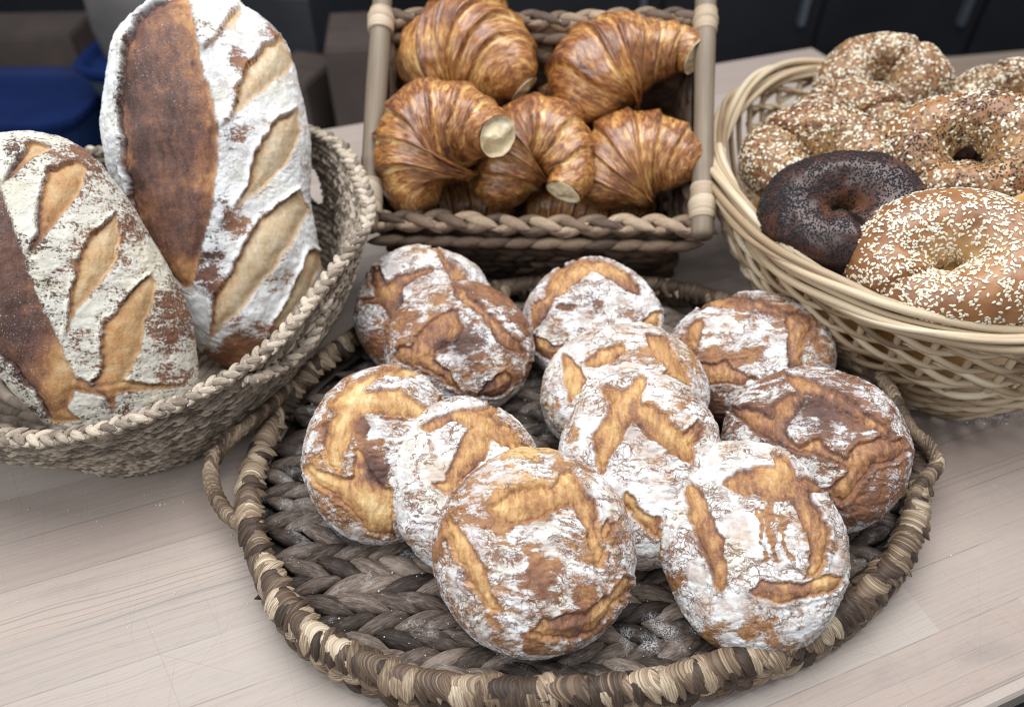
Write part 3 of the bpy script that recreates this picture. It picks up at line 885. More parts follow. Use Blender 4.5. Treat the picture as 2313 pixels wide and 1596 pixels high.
def fibre_mat(name, stops, fib=(260, 8), rough=.7, spots=0.0, spot_col=(.62, .53, .38), dust=0.0, contrast=1.0, spec=.3, coarse=.25, patch=.4):
    """dried leaf strips: colour by each strip's own tone, fine fibres along it (uvw = along, across, strip)"""
    m = Mat(name)
    uv, tone = m.attr('uvw', True), m.attr('tone')
    f = m.noi(m.mp(uv, (fib[1], fib[0], 1)), 1.0, 4, .65)
    f2 = m.noi(m.mp(uv, (fib[1] * 1.0, fib[0] * coarse, 1), loc=(9, 4, 2)), 1.0, 3, .6)
    big = m.noi(m.co(), 9, 3)
    t = m.ma('ADD', tone, m.ma('MULTIPLY', m.ma('SUBTRACT', f, .5), .9 * contrast))
    t = m.ma('ADD', t, m.ma('MULTIPLY', m.ma('SUBTRACT', f2, .5), .7 * contrast))
    t = m.ma('ADD', t, m.ma('MULTIPLY', m.ma('SUBTRACT', big, .5), patch), clamp=True)
    c = m.ramp(t, stops)
    if spots:
        s = m.noi(m.mp(uv, (fib[1] * .9, fib[0] * coarse * .8, 1), loc=(3, 7, 1)), 1.0, 4, .6)
        c = m.mix(m.mr(s, .62 - .1 * spots, .70 - .1 * spots), c, spot_col)
    if dust:
        d = m.ma('MULTIPLY', m.mr(m.noi(m.co(), 38, 4, .6), .52, .72, 0, dust), m.mr(m.noi(m.co(), 700, 2), .4, .6))
        c = m.mix(d, c, (.62, .62, .63))
    h = m.ma('ADD', f, m.ma('MULTIPLY', f2, .15))
    return m.done(c, rough, m.bump(h, .5, .0008), **{'Specular IOR Level': spec})


def leaf(G, c, d, nrm, L, W, T, tone, sid, bend=0.0, nu=9, k=8, taper=1.5):
    """one fold of a braid: a pillow pointed at both ends, lying along d with its back towards nrm"""
    c, d, nrm = np.asarray(c, float), np.asarray(d, float), np.asarray(nrm, float)
    d = d / np.linalg.norm(d)
    s = np.cross(d, nrm)
    s /= np.linalg.norm(s)
    nrm = np.cross(s, d)
    u = np.linspace(-1, 1, nu)
    pr = (1 - np.abs(u) ** (taper + .3)).clip(0) ** .85 + .04
    ph = np.linspace(0, 2 * math.pi, k, endpoint=False)
    U, P_ = np.meshgrid(u, ph, indexing='ij')
    R_ = pr[:, None]
    v = c + (U * L / 2)[..., None] * d + (R_ * np.cos(P_) * W / 2)[..., None] * s + ((R_ * np.sin(P_)) * T / 2 - bend * L * U ** 2)[..., None] * nrm
    uv = np.stack([U * L * 14, R_ * np.cos(P_) * W * 14 / 1.0, np.full(U.shape, sid)], -1)
    G.add(v.reshape(-1, 3), grid_faces(nu, k, False, True), tone=tone, uvw=uv.reshape(-1, 3))


def rope(G, path, r, seg, closed=False, rng=None, amp=.16, k=14, per=26, slant=1.0, tones=(0, 1), step=.0016, sid=0, sm=.6):
    """rope wrapped round and round by a strip: each turn bulges and has its own tone"""
    p = np.asarray(path, float)
    L = np.linalg.norm(np.diff(np.concatenate([p, p[:1]]) if closed else p, axis=0), axis=1).sum()
    n = max(8, int(L / step))
    p = spline(p, n, closed)
    s = np.linspace(0, L, n, endpoint=not closed)
    edges = [0.0]
    while edges[-1] < L:
        edges.append(edges[-1] + seg * rng.uniform(.65, 1.45))
    edges = np.array(edges) * (L / edges[-1])
    m = len(edges) - 1
    tn = rng.uniform(tones[0], tones[1], m)
    fat = rng.uniform(-1, 1, m) * .09
    ph = np.linspace(0, 2 * math.pi, k, endpoint=False)
    sv = slant * (1 + .9 * noise(np.c_[s / seg * .45, np.full(n, sid + 3.3), np.zeros(n)], 3))
    ss = s[:, None] + sv[:, None] * r * np.sin(ph)[None, :] * 1.1
    ss = ss % L if closed else ss.clip(0, L - 1e-6)
    idx = (np.searchsorted(edges, ss, 'right') - 1).clip(0, m - 1)
    f = (ss - edges[idx]) / (edges[idx + 1] - edges[idx])
    rad = r * (1 + fat[idx] + amp * (np.sin(math.pi * f) ** sm - .6))
    v, q, t = sweep(p, rad, k, closed)
    uv = np.stack([np.sin(ph)[None] * r * 14 * np.ones_like(ss), ss * 14, idx * 1.7 + sid], -1).reshape(-1, 3)
    tone = tn[idx].reshape(-1)
    if len(v) > n * k:
        uv = np.concatenate([uv, uv[:1], uv[-1:]])
        tone = np.concatenate([tone, tone[:1], tone[-1:]])
    G.add(v, q, t, tone=tone, uvw=uv)


RNG = np.random.default_rng(11)
pyr = random.Random(5)

# ------------------------------------------------------------------ oval tray of braided water hyacinth
TRAY = [at_z(x, y, .036)[:2] for x, y in [(564, 1125), (606, 1290), (694, 1420), (840, 1502), (1000, 1542), (1200, 1560), (1400, 1550), (1600, 1512), (1800, 1442), (1950, 1342),
                                          (2045, 1225), (2072, 1090), (2035, 960), (1950, 850), (1800, 745), (1600, 672), (1350, 640), (1080, 655), (850, 735), (694, 845), (602, 980)]]
TRAY = np.array(TRAY)
tc = TRAY.mean(0)
tray = empty("woven_tray", (tc[0], tc[1], 0), "big oval dark braided tray with two rope handles under the round loaves", "tray")
M_base = fibre_mat("tray_braid", [(0, (.012, .008, .006)), (.3, (.046, .032, .025)), (.6, (.115, .085, .068)), (1, (.30, .235, .19))], (48, 4), .62, 0, dust=.6, contrast=1.3, patch=.15)
M_rim = fibre_mat("tray_rim_strip", [(0, (.030, .019, .014)), (.35, (.095, .062, .042)), (.62, (.24, .165, .105)), (.82, (.46, .36, .25)), (1, (.64, .55, .42))], (90, 3), .55, 0,
                  (.60, .52, .40), contrast=1.5, coarse=.4, patch=.1)
G = Geo(('tone', 'uvw'))
curve = spline(np.c_[TRAY, np.zeros(len(TRAY))], 240, True)[:, :2]
pitch, row = .0165, 0
ys = np.arange(curve[:, 1].min() - .01, curve[:, 1].max() + .02, pitch)
sid = 0
for j, y0 in enumerate(ys):
    up = 1 if j % 2 else -1
    for x0 in np.arange(curve[:, 0].min() - .02, curve[:, 0].max() + .02, .0270):
        x = x0 + (.0135 if j % 2 else 0) + .35 * .0135 * (j // 2 % 3) + pyr.uniform(-.002, .002)
        y = y0 + .010 * math.sin((x - tc[0]) * 4.2) + pyr.uniform(-.0012, .0012)
        if poly_sd(np.array([[x, y]]), curve)[0] > -.008:
            continue
        a = up * math.radians(21 + pyr.uniform(-6, 6)) + .05
        sid += 1
        tone = pyr.uniform(.12, .80) + (.15 if pyr.random() < .15 else 0)
        leaf(G, (x, y, .0095 + pyr.uniform(-.0012, .0016)), (math.cos(a), math.sin(a), pyr.uniform(-.07, .03) - .05), (0, -.10 * up, 1), .055 * pyr.uniform(.9, 1.12), .0168 * pyr.uniform(.85, 1.15),
             .0140, tone, sid * 1.37, .02)
# thin dark backing under the braids
bk = np.concatenate([np.c_[curve, np.full(240, .003)], [[tc[0], tc[1], .003]]])
G.add(bk, None, np.array([(i, (i + 1) % 240, 240) for i in range(240)]), tone=.0, uvw=(0, 0, 0))
obj("woven_base", G.mesh("woven_base", [M_base], origin=(*tc, 0)), tray)
G = Geo(('tone', 'uvw'))
rim3 = np.c_[spline(np.c_[TRAY, np.zeros(21)], 120, True)[:, :2], np.full(120, .0)]
aa = np.linspace(0, 2 * math.pi, 120, endpoint=False)
rim3[:, 2] = .036 + .0025 * np.sin(5 * aa) + .0015 * np.sin(11 * aa + 1)
rope(G, rim3, .0090, .024, True, RNG, .40, 18, tones=(.1, .85), slant=1.0, sm=.5)
# broad folds wound over the rope
wr_n = 230
wp = spline(rim3, wr_n, True)
wt_, ws_, wu_ = frames(wp, True)
for i in range(wr_n):
    a = math.radians(68 + pyr.uniform(-16, 16))
    lean = pyr.uniform(-.35, .55)
    nrm = wu_[i] * 1.0 + ws_[i] * lean
    d = ws_[i] * math.sin(a) + wt_[i] * math.cos(a)
    leaf(G, wp[i] + nrm / np.linalg.norm(nrm) * .0060, d, nrm, .0295 * pyr.uniform(.9, 1.05), .0128 * pyr.uniform(.6, 1.4), .0074, pyr.uniform(.05, .80), i * 1.9 + 300, .36, 13, 10, 3.4)
# braided foot below the rim: slanting folds
foot = spline(rim3, 118, True)
tt, s_, _ = frames(foot, True)
for i in range(118):
    for lay, (dz, off) in enumerate([(-.0125, .007), (-.0235, .008)]):
        d = tt[i] * 1.0 + np.array([0, 0, (.75 if (i + lay) % 2 else -.75)])
        out = s_[i]
        leaf(G, foot[i] + out * off + np.array([0, 0, dz + pyr.uniform(-.002, .002)]), d, out, .030, .0150, .013, pyr.uniform(.05, .75), i * 2.3 + lay * .7)
obj("rim", G.mesh("rim", [M_rim], origin=(*tc, 0)), tray)
for pts in ([(655, 868, .040), (612, 915, .052), (560, 960, .056), (506, 1005, .050), (478, 1052, .042), (482, 1105, .034), (510, 1156, .032), (552, 1192, .036), (585, 1240, .038)],
            [(1905, 822, .040), (1950, 832, .060), (2000, 868, .074), (2028, 920, .074), (2058, 972, .068), (2100, 1012, .058), (2115, 1048, .050), (2092, 1080, .044), (2068, 1112, .040), (2058, 1160, .038)]):
    G = Geo(('tone', 'uvw'))
    rope(G, np.array([at_z(*p) for p in pts]), .0068, .0085, False, RNG, .22, 12, tones=(.2, .75), step=.0011, slant=1.4)
    obj("handle", G.mesh("handle", [M_rim], origin=(*tc, 0)), tray)


def woven_wall(G, top, bot, nu, nh, rows, lumps, amp, bulge=0.0, slant=.8, tones=(.2, .9), inner=None, hole=None, seed=0, row_pow=.6, droop=0.0):
    """closed wall between two loops, built as rows of twisted strands; hole(u, h) marks faces to leave out"""
    top, bot = spline(top, nu, True), spline(bot, nu, True)
    u = np.arange(nu) / nu
    h = np.linspace(0, 1, nh)
    Uu, H = np.meshgrid(u, h, indexing='ij')
    P0 = bot[:, None] * (1 - H)[..., None] + top[:, None] * H[..., None]
    t = np.roll(top, -1, 0) - np.roll(top, 1, 0)
    t = t / np.linalg.norm(t, axis=1)[:, None]
    out = np.cross(t, (0, 0, 1.0))
    out /= np.linalg.norm(out, axis=1)[:, None]
    P0 = P0 + out[:, None] * (bulge * np.sin(math.pi * H))[..., None]
    v = H * rows
    r = np.floor(v).clip(0, rows - 1)
    f = v - r
    sgn = np.where(r % 2 == 0, 1.0, -1.0)
    wob = noise(np.stack([Uu * lumps * .25, r * 1.3, np.full(Uu.shape, seed)], -1).reshape(-1, 3), seed).reshape(Uu.shape)
    ph = Uu * lumps + sgn * slant * (f - .5) + .5 * (r % 2) + wob * .9
    li = np.floor(ph) % lumps
    lf = ph - np.floor(ph)
    hh = (np.sin(math.pi * f).clip(0) ** row_pow) * (.35 + .65 * np.sin(math.pi * lf).clip(0) ** .7)
    rn = _hash(li.astype(np.int64), r.astype(np.int64), np.full(li.shape, seed, np.int64), 77)
    hh = hh * (.75 + .5 * rn)
    tone = tones[0] + (tones[1] - tones[0]) * rn
    uv = np.stack([(ph + sgn * 0) * .35, (f - sgn * slant * lf * .4) * .35 + r, rn * 9], -1)
    q = grid_faces(nu, nh, True, False)
    if hole is not None:
        cu, ch = Uu.reshape(-1)[q[:, 0]], H.reshape(-1)[q[:, 0]]
        q = q[~hole(cu, ch)]
    Vo = P0 + out[:, None] * (amp * hh)[..., None]
    G.add(Vo.reshape(-1, 3), q, tone=tone.reshape(-1), uvw=uv.reshape(-1, 3))
    if inner is not None:
        Vi = P0 - out[:, None] * (inner + amp * hh)[..., None]
        G.add(Vi.reshape(-1, 3), q[:, ::-1], tone=tone.reshape(-1), uvw=uv.reshape(-1, 3))
    return top, bot, out


def braid(G, path, closed, spacing, L, W, T, tones, ang=38, sid=0, lift=0.0):
    """two strands folded over each other along a path"""
    p = np.asarray(path, float)
    Ln = np.linalg.norm(np.diff(np.concatenate([p, p[:1]]) if closed else p, axis=0), axis=1).sum()
    n = int(Ln / spacing)
    p = spline(p, n, closed)
    t, s, u = frames(p, closed)
    for i in range(n):
        sg = 1 if i % 2 else -1
        a = math.radians(ang + pyr.uniform(-7, 7))
        for top in (1, -1) if i % 2 else (1,):
            d = t[i] * math.cos(a) + sg * s[i] * math.sin(a) * top
            leaf(G, p[i] + s[i] * sg * W * .32 + u[i] * (T * .3 * top + lift) + pyr.uniform(-.0008, .0008), d, u[i] * top + s[i] * sg * .6, L * pyr.uniform(.9, 1.1), W * pyr.uniform(.9, 1.1), T,
                 pyr.uniform(*tones), sid + i * 1.31, .05, taper=2)
        # the outer folds that show from the side
        leaf(G, p[i] + s[i] * W * .55 - u[i] * T * .25, t[i] * math.cos(a) + u[i] * math.sin(a) * sg, s[i], L * .9, W * .9, T, pyr.uniform(*tones), sid + i * 2.7, .05, taper=2)
        leaf(G, p[i] - s[i] * W * .55 - u[i] * T * .25, t[i] * math.cos(a) - u[i] * math.sin(a) * sg, -s[i], L * .9, W * .9, T, pyr.uniform(*tones), sid + i * 3.1, .05, taper=2)


# ------------------------------------------------------------------ seagrass basket with the two long loaves
SG_RIM = np.array([at_z(0, 985, .13), at_z(200, 975, .13), at_z(430, 895, .132), at_z(600, 790, .140), at_z(700, 680, .150), at_z(790, 560, .163), at_z(832, 480, .173),
                   at_z(802, 380, .182), at_z(742, 312, .185), at_z(640, 285, .18), (-.36, .80, .172), (-.47, .775, .168), (-.60, .735, .165), (-.70, .62, .17), (-.66, .50, .16), (-.55, .41, .14)])
SG_BASE = np.array([at_z(0, 1005, 0), at_z(150, 1052, 0), at_z(290, 1074, 0), at_z(470, 1020, 0), at_z(600, 915, 0), at_z(712, 790, 0), (-.212, .690, 0), (-.245, .735, 0),
                    (-.29, .765, 0), (-.345, .775, 0), (-.41, .77, 0), (-.49, .755, 0), (-.58, .72, 0), (-.645, .63, 0), (-.63, .545, 0), (-.575, .495, 0)])
sg_c = SG_BASE.mean(0)
M_grass = fibre_mat("seagrass", [(0, (.055, .044, .036)), (.3, (.165, .130, .100)), (.6, (.33, .268, .208)), (1, (.58, .49, .385))], (60, 6), .75, contrast=1.1)
sg = empty("seagrass_basket", (sg_c[0], sg_c[1], 0), "deep grey brown seagrass basket holding the two long loaves", "basket")
G = Geo(('tone', 'uvw'))
SG_HOLE = [.405, .69, .014, .17]


def sg_hole(u, h):
    return ((u - SG_HOLE[0]) / SG_HOLE[2]) ** 2 + ((h - SG_HOLE[1]) / SG_HOLE[3]) ** 2 < 1


top, bot, out = woven_wall(G, SG_RIM, SG_BASE, 1700, 220, 25, 165, .0042, .018, .95, (.15, .85), .004, sg_hole, 3)
nb = len(bot)
sg_f = np.array([sg_c[0], sg_c[1], .004])
G.add(np.concatenate([bot + (0, 0, .004), [sg_f]]), None, np.array([(i, (i + 1) % nb, nb) for i in range(nb)]), tone=.1, uvw=(0, 0, 0))
for kf in range(11):
    f_ = .97 - kf * .062
    rope(G, spline(sg_f + (SG_BASE - sg_f) * f_ + np.array([0, 0, .004]), 80, True), .0062, .011, True, RNG, .25, 8, tones=(.15, .8), step=.0028, slant=1.6, sid=kf * 40)
obj("basket_wall", G.mesh("basket_wall", [M_grass], origin=(sg_c[0], sg_c[1], 0)), sg)
G = Geo(('tone', 'uvw'))
braid(G, SG_RIM, True, .0056, .0185, .0074, .0062, (.3, .95), 40)
obj("rim", G.mesh("rim", [M_grass], origin=(sg_c[0], sg_c[1], 0)), sg)
G = Geo(('tone', 'uvw'))
hp = spline(np.array([at_z(545, 842, .128), at_z(610, 815, .112), at_z(668, 770, .108), at_z(700, 715, .120), at_z(712, 672, .138)]), 30) + np.array([.010, -.008, 0])
braid(G, hp, False, .0056, .0175, .0072, .006, (.3, .95), 40, 500)
obj("handle", G.mesh("handle", [M_grass], origin=(sg_c[0], sg_c[1], 0)), sg)

# ------------------------------------------------------------------ crate shaped basket with the croissants
ZF, ZB = .120, .265
cFL, cFR, cBL, cBR = at_z(843, 497, ZF), at_z(1574, 512, ZF), at_z(872, 42, ZB), at_z(1582, 42, ZB)
fl_, fr_, bl_, br_ = np.array([-.138, .755, 0]), np.array([.203, .748, 0]), np.array([-.150, .915, 0]), np.array([.215, .915, 0])
cr_c = (fl_ + fr_ + bl_ + br_) / 4


def lerp(a, b, t):
    return np.asarray(a) * (1 - t) + np.asarray(b) * t


dip = np.array([0, 0, -.030])
CR_TOP = np.array([lerp(cFL, cFR, t) for t in (.03, .2, .4, .6, .8, .97)] + [lerp(cFR, cBR, .06) + dip * .4] + [lerp(cFR, cBR, t) + dip for t in (.25, .5, .75)] + [lerp(cFR, cBR, .94) + dip * .4]
                  + [lerp(cBR, cBL, t) for t in (.03, .2, .4, .6, .8, .97)] + [lerp(cBL, cFL, .06) + dip * .4] + [lerp(cBL, cFL, t) + dip for t in (.25, .5, .75)] + [lerp(cBL, cFL, .94) + dip * .4])
CR_BOT = np.array([lerp(fl_, fr_, t) for t in (.03, .2, .4, .6, .8, .97)] + [lerp(fr_, br_, t) for t in (.06, .25, .5, .75, .94)]
                  + [lerp(br_, bl_, t) for t in (.03, .2, .4, .6, .8, .97)] + [lerp(bl_, fl_, t) for t in (.06, .25, .5, .75, .94)])
M_crate = fibre_mat("hyacinth_strand", [(0, (.030, .019, .014)), (.35, (.105, .066, .045)), (.65, (.22, .145, .095)), (1, (.46, .34, .23))], (18, 3), .6, contrast=.9)
M_ropec = fibre_mat("hyacinth_rope", [(0, (.045, .028, .02)), (.35, (.14, .092, .062)), (.7, (.30, .21, .14)), (1, (.52, .41, .29))], (120, 4), .6, contrast=.9)
M_rod = fibre_mat("bamboo_rod", [(0, (.085, .061, .042)), (.5, (.19, .145, .103)), (1, (.31, .25, .185))], (70, 1.2), .5, contrast=.6)
M_wrap = fibre_mat("rattan_wrap", [(0, (.24, .165, .105)), (.5, (.44, .34, .24)), (1, (.64, .54, .41))], (120, 4), .45, contrast=.6)
cr = empty("crate_basket", (cr_c[0], cr_c[1], 0), "rectangular brown woven basket with wooden side rods, full of croissants", "basket")
G = Geo(('tone', 'uvw'))
woven_wall(G, CR_TOP, CR_BOT, 1000, 110, 9, 40, .0070, .0, .5, (.12, .62), .004, None, 9, .5)
G.add(np.concatenate([CR_BOT + (0, 0, .004), [cr_c + (0, 0, .004)]]), None, np.array([(i, (i + 1) % 22, 22) for i in range(22)]), tone=.1, uvw=(0, 0, 0))
obj("woven_wall", G.mesh("woven_wall", [M_crate], origin=(cr_c[0], cr_c[1], 0)), cr)
for a, b in ((cFL, cFR), (cBL, cBR)):
    G = Geo(('tone', 'uvw'))
    p = np.array([lerp(a, b, t) + np.array([0, 0, .002 * math.sin(9 * t)]) for t in np.linspace(0, 1, 14)])
    braid(G, p, False, .0160, .044, .0135, .0115, (.05, .8), 24, 90)
    for kk in range(int(.37 / .03)):
        t = (kk + .5) / 12
        leaf(G, lerp(a, b, t) + np.array([0, -.010, -.020]), (1, 0, .12), (0, -1, .3), .05, .014, .012, pyr.uniform(.1, .6), kk * 3.3)
    obj("rim", G.mesh("rim", [M_ropec], origin=(cr_c[0], cr_c[1], 0)), cr)
for a, b, sx in ((cBL, cFL, -1), (cBR, cFR, 1)):
    ax = (b - a) / np.linalg.norm(b - a)
    lat = np.array([.004 * sx, 0, .010])
    A, B = a - ax * .020 + lat, b + ax * .022 + lat
    n = 60
    p = np.array([lerp(A, B, t) for t in np.linspace(0, 1, n)])
    tt_ = np.linspace(0, 1, n)
    rr = .0120 * (1 + .05 * np.sin(tt_ * 7 + sx) + .10 * np.exp(-((tt_ - .72) / .015) ** 2))
    rr[0] *= .86
    rr[-1] *= .86
    v, q, t = sweep(p, rr, 18, ref=(1, 0, 0))
    uv = np.concatenate([np.stack([np.repeat(tt_, 18) * 3, np.tile(np.cos(np.arange(18) * math.pi / 9), n) * .2, np.tile(np.sin(np.arange(18) * math.pi / 9), n)], 1), [[0, 0, 0], [3, 0, 0]]])
    G = Geo(('tone', 'uvw'))
    G.add(v, q, t, tone=.5, uvw=uv)
    rod = obj("rod", G.mesh("rod", [M_rod], origin=(cr_c[0], cr_c[1], 0)), cr)
    for t0, t1 in ((.075, .165), (.80, .93)):
        G = Geo(('tone', 'uvw'))
        rope(G, np.array([lerp(A, B, t) for t in np.linspace(t0, t1, 6)]), .0148, .0075, False, RNG, .07, 16, tones=(.3, .8), step=.0012, slant=.35)
        obj("wrapping", G.mesh("wrapping", [M_wrap], origin=(cr_c[0], cr_c[1], 0)), rod)

# ------------------------------------------------------------------ willow basket with the bagels
WZ = .16
WI_RIM = np.array([at_z(1612, 345, WZ), at_z(1650, 450, WZ - .004), at_z(1752, 572, WZ - .006), at_z(1900, 662, WZ - .006), at_z(2060, 728, WZ - .004), at_z(2310, 772, WZ), (.55, .475, WZ), (.625, .53, WZ + .004), (.655, .63, WZ + .006),
                   (.635, .73, WZ + .008), at_z(2330, 325, WZ + .01), at_z(2190, 232, WZ + .01), at_z(2030, 180, WZ + .01), at_z(1850, 160, WZ + .01), at_z(1735, 178, WZ + .01), at_z(1655, 240, WZ + .006)])
WI_BASE = np.array([(.322, .735, 0), at_z(1748, 690, 0), at_z(1800, 765, 0), at_z(1905, 845, 0), at_z(2010, 905, 0), at_z(2110, 942, 0), (.500, .520, 0), (.545, .555, 0), (.572, .62, 0), (.568, .70, 0),
                    (.535, .77, 0), (.49, .83, 0), (.44, .86, 0), (.39, .855, 0), (.343, .805, 0)])
wi_c = WI_BASE.mean(0)
M_willow = fibre_mat("peeled_willow", [(0, (.14, .085, .048)), (.3, (.34, .235, .140)), (.6, (.54, .415, .270)), (1, (.73, .62, .455))], (110, 1.2), .42, contrast=.55, spec=.45)
wi = empty("wicker_basket", (wi_c[0], wi_c[1], 0), "round pale willow wicker basket piled with seeded bagels", "basket")
nW = 1600
wt, wb = spline(WI_RIM, nW, True), spline(WI_BASE, nW, True)
tW = np.roll(wt, -1, 0) - np.roll(wt, 1, 0)
tW /= np.linalg.norm(tW, axis=1)[:, None]
oW = np.cross(tW, (0, 0, 1.0))
oW /= np.linalg.norm(oW, axis=1)[:, None]
uW = np.arange(nW) / nW


def wall_pt(h, bulge=.020):
    return wb * (1 - h) + wt * h + oW * (bulge * math.sin(math.pi * h)) + np.array([0, 0, .006])


NST, ROWS = 48, 22
G = Geo(('tone', 'uvw'))
for kst in range(NST):
    i = int((kst + .5) / NST * nW) % nW
    p = np.array([wall_pt(h)[i] for h in np.linspace(.0, 1.0, 14)])
    v, q, t = sweep(p, .0036, 8, ref=(1, .2, 0))
    G.add(v, q, t, tone=pyr.uniform(.2, .6), uvw=np.stack([np.linspace(0, 1, len(v)), np.arange(len(v)) % 8 * .1, np.full(len(v), kst * 1.0)], 1))
obj("stakes", G.mesh("stakes", [M_willow], origin=(wi_c[0], wi_c[1], 0)), wi)
G = Geo(('tone', 'uvw'))
for r in range(ROWS):
    h0 = (r + .6) / (ROWS + 1.6)
    x = uW * NST + (r if r < 13 else 26 - r)                       # each rod passes over two stakes and under one
    th = 2 * math.pi * x / 3
    wv = .5 + .5 * np.cos(th)
    hh = h0 + .75 / ROWS * np.sin(th) * (1 if r < 13 else -1) + .0022 * noise(np.stack([uW * 60, np.full(nW, r * 1.7), np.zeros(nW)], 1), 6)
    base = wb * (1 - hh)[:, None] + wt * hh[:, None] + oW * (.020 * np.sin(math.pi * hh.clip(0, 1)))[:, None] + np.array([0, 0, .006])
    p = base + oW * (.0088 * (wv - .5))[:, None]
    sgm = np.r_[np.where(uW >= .965)[0], np.where(uW <= .885)[0]] if h0 > .50 else np.arange(nW)
    closed = len(sgm) == nW
    n_ = len(sgm)
    bay = np.floor(x[sgm] / 3 + .5).astype(np.int64)
    bt = _hash(bay, np.full(n_, r, np.int64), np.zeros(n_, np.int64), 3)
    rr = .0031 * (1 + .22 * (bt - .5)) * (.80 + .25 * wv[sgm])
    v, q, t = sweep(p[sgm], rr, 8, closed, flat=1.05)
    tone = np.repeat((.12 + .8 * bt + .2 * noise(np.stack([uW[sgm] * 30, np.full(n_, r * 3.1), np.zeros(n_)], 1), 4)).clip(0, 1), 8)
    uv = np.stack([np.repeat(uW[sgm], 8) * 20, np.tile(np.arange(8) * .07, n_), np.repeat(bay * 1.3, 8) + r * 2.0], 1)
    if len(v) > n_ * 8:
        tone = np.r_[tone, .5, .5]
        uv = np.concatenate([uv, uv[:1], uv[-1:]])
    G.add(v, q, t, tone=tone, uvw=uv)
obj("woven_wall", G.mesh("woven_wall", [M_willow], origin=(wi_c[0], wi_c[1], 0)), wi)
G = Geo(('tone', 'uvw'))
for kk in range(13):
    a0 = kk * 2 * math.pi / 9 if kk < 9 else kk * 2.1
    rad = .0105 if kk < 9 else .0045
    tw = 2 * math.pi * (2 + (kk % 3 == 0))
    ang = a0 + tw * uW
    rr0 = rad * (1 + .14 * np.sin(uW * 2 * math.pi * 7 + kk * 1.7))
    p = wt + oW * (rr0 * np.cos(ang) * .95)[:, None] + np.array([0, 0, 1.0]) * (rr0 * np.sin(ang) * 1.15)[:, None]
    n_ = nW // 2
    rr = .0036 * (1 + .22 * np.sin(uW[::2] * 2 * math.pi * 3 + kk * 2.3))
    v, q, t = sweep(p[::2], rr, 9, True)
    G.add(v, q, t, tone=np.repeat((.55 + .35 * noise(np.stack([uW[::2] * 9, np.full(n_, kk * 2.7), np.zeros(n_)], 1), 8)).clip(0, 1), 9),
          uvw=np.stack([np.repeat(uW[::2], 9) * 20, np.tile(np.arange(9) * .07, n_), np.full(n_ * 9, kk * 3.0)], 1))
obj("rim", G.mesh("rim", [M_willow], origin=(wi_c[0], wi_c[1], 0)), wi)
G = Geo(('tone', 'uvw'))
G.add(np.concatenate([wb[::20] + (0, 0, .005), [wi_c + (0, 0, .005)]]), None, np.array([(i, (i + 1) % 80, 80) for i in range(80)]), tone=.3, uvw=(0, 0, 0))
obj("basket_bottom", G.mesh("basket_bottom", [M_willow], origin=(wi_c[0], wi_c[1], 0)), wi)
# ------------------------------------------------------------------ croissants


def croissant_mat():
    m = Mat("laminated_crust")
    uv, bake, crumb = m.attr('uvw', True), m.attr('bake'), m.attr('crumb')
    co = m.co()
    lam = m.noi(m.mp(uv, (62, 3.0, 3.0)), 1.0, 4, .62, .9)
    lam2 = m.noi(m.mp(uv, (200, 4, 4), loc=(5, 1, 3)), 1.0, 2, .6)
    bl = m.noi(co, 110, 4, .55)
    big = m.noi(co, 28, 3)
    b = m.ma('ADD', bake, m.ma('MULTIPLY', m.ma('SUBTRACT', lam, .5), 1.85))
    b = m.ma('ADD', b, m.ma('MULTIPLY', m.ma('SUBTRACT', lam2, .5), .35))
    b = m.ma('ADD', b, m.ma('MULTIPLY', m.ma('SUBTRACT', bl, .5), .35))
    b = m.ma('ADD', b, m.ma('MULTIPLY', m.ma('SUBTRACT', big, .5), .40), clamp=True)
    c = m.ramp(b, [(0, (.78, .58, .28)), (.22, (.64, .39, .145)), (.45, (.46, .215, .062)), (.68, (.27, .10, .030)), (1, (.10, .034, .016))])
    cc = m.mix(m.mr(m.noi(co, 130, 5, .65), .35, .65), (.86, .77, .55), (.74, .58, .34))
    c = m.mix(crumb, c, cc)
    h = m.ma('ADD', m.ma('MULTIPLY', lam, .8), m.ma('ADD', m.ma('MULTIPLY', bl, .9), m.ma('MULTIPLY', lam2, .4)))
    rough = m.ma('ADD', m.mr(crumb, 0, 1, .30, .8), m.ma('MULTIPLY', m.ma('SUBTRACT', bl, .5), .25))
    return m.done(c, rough, m.bump(h, .6, .0022), **{'Specular IOR Level': .5, 'Coat Weight': m.mr(crumb, 0, .5, .5, 0), 'Coat Roughness': .22})


M_cro = croissant_mat()
CRO = {}


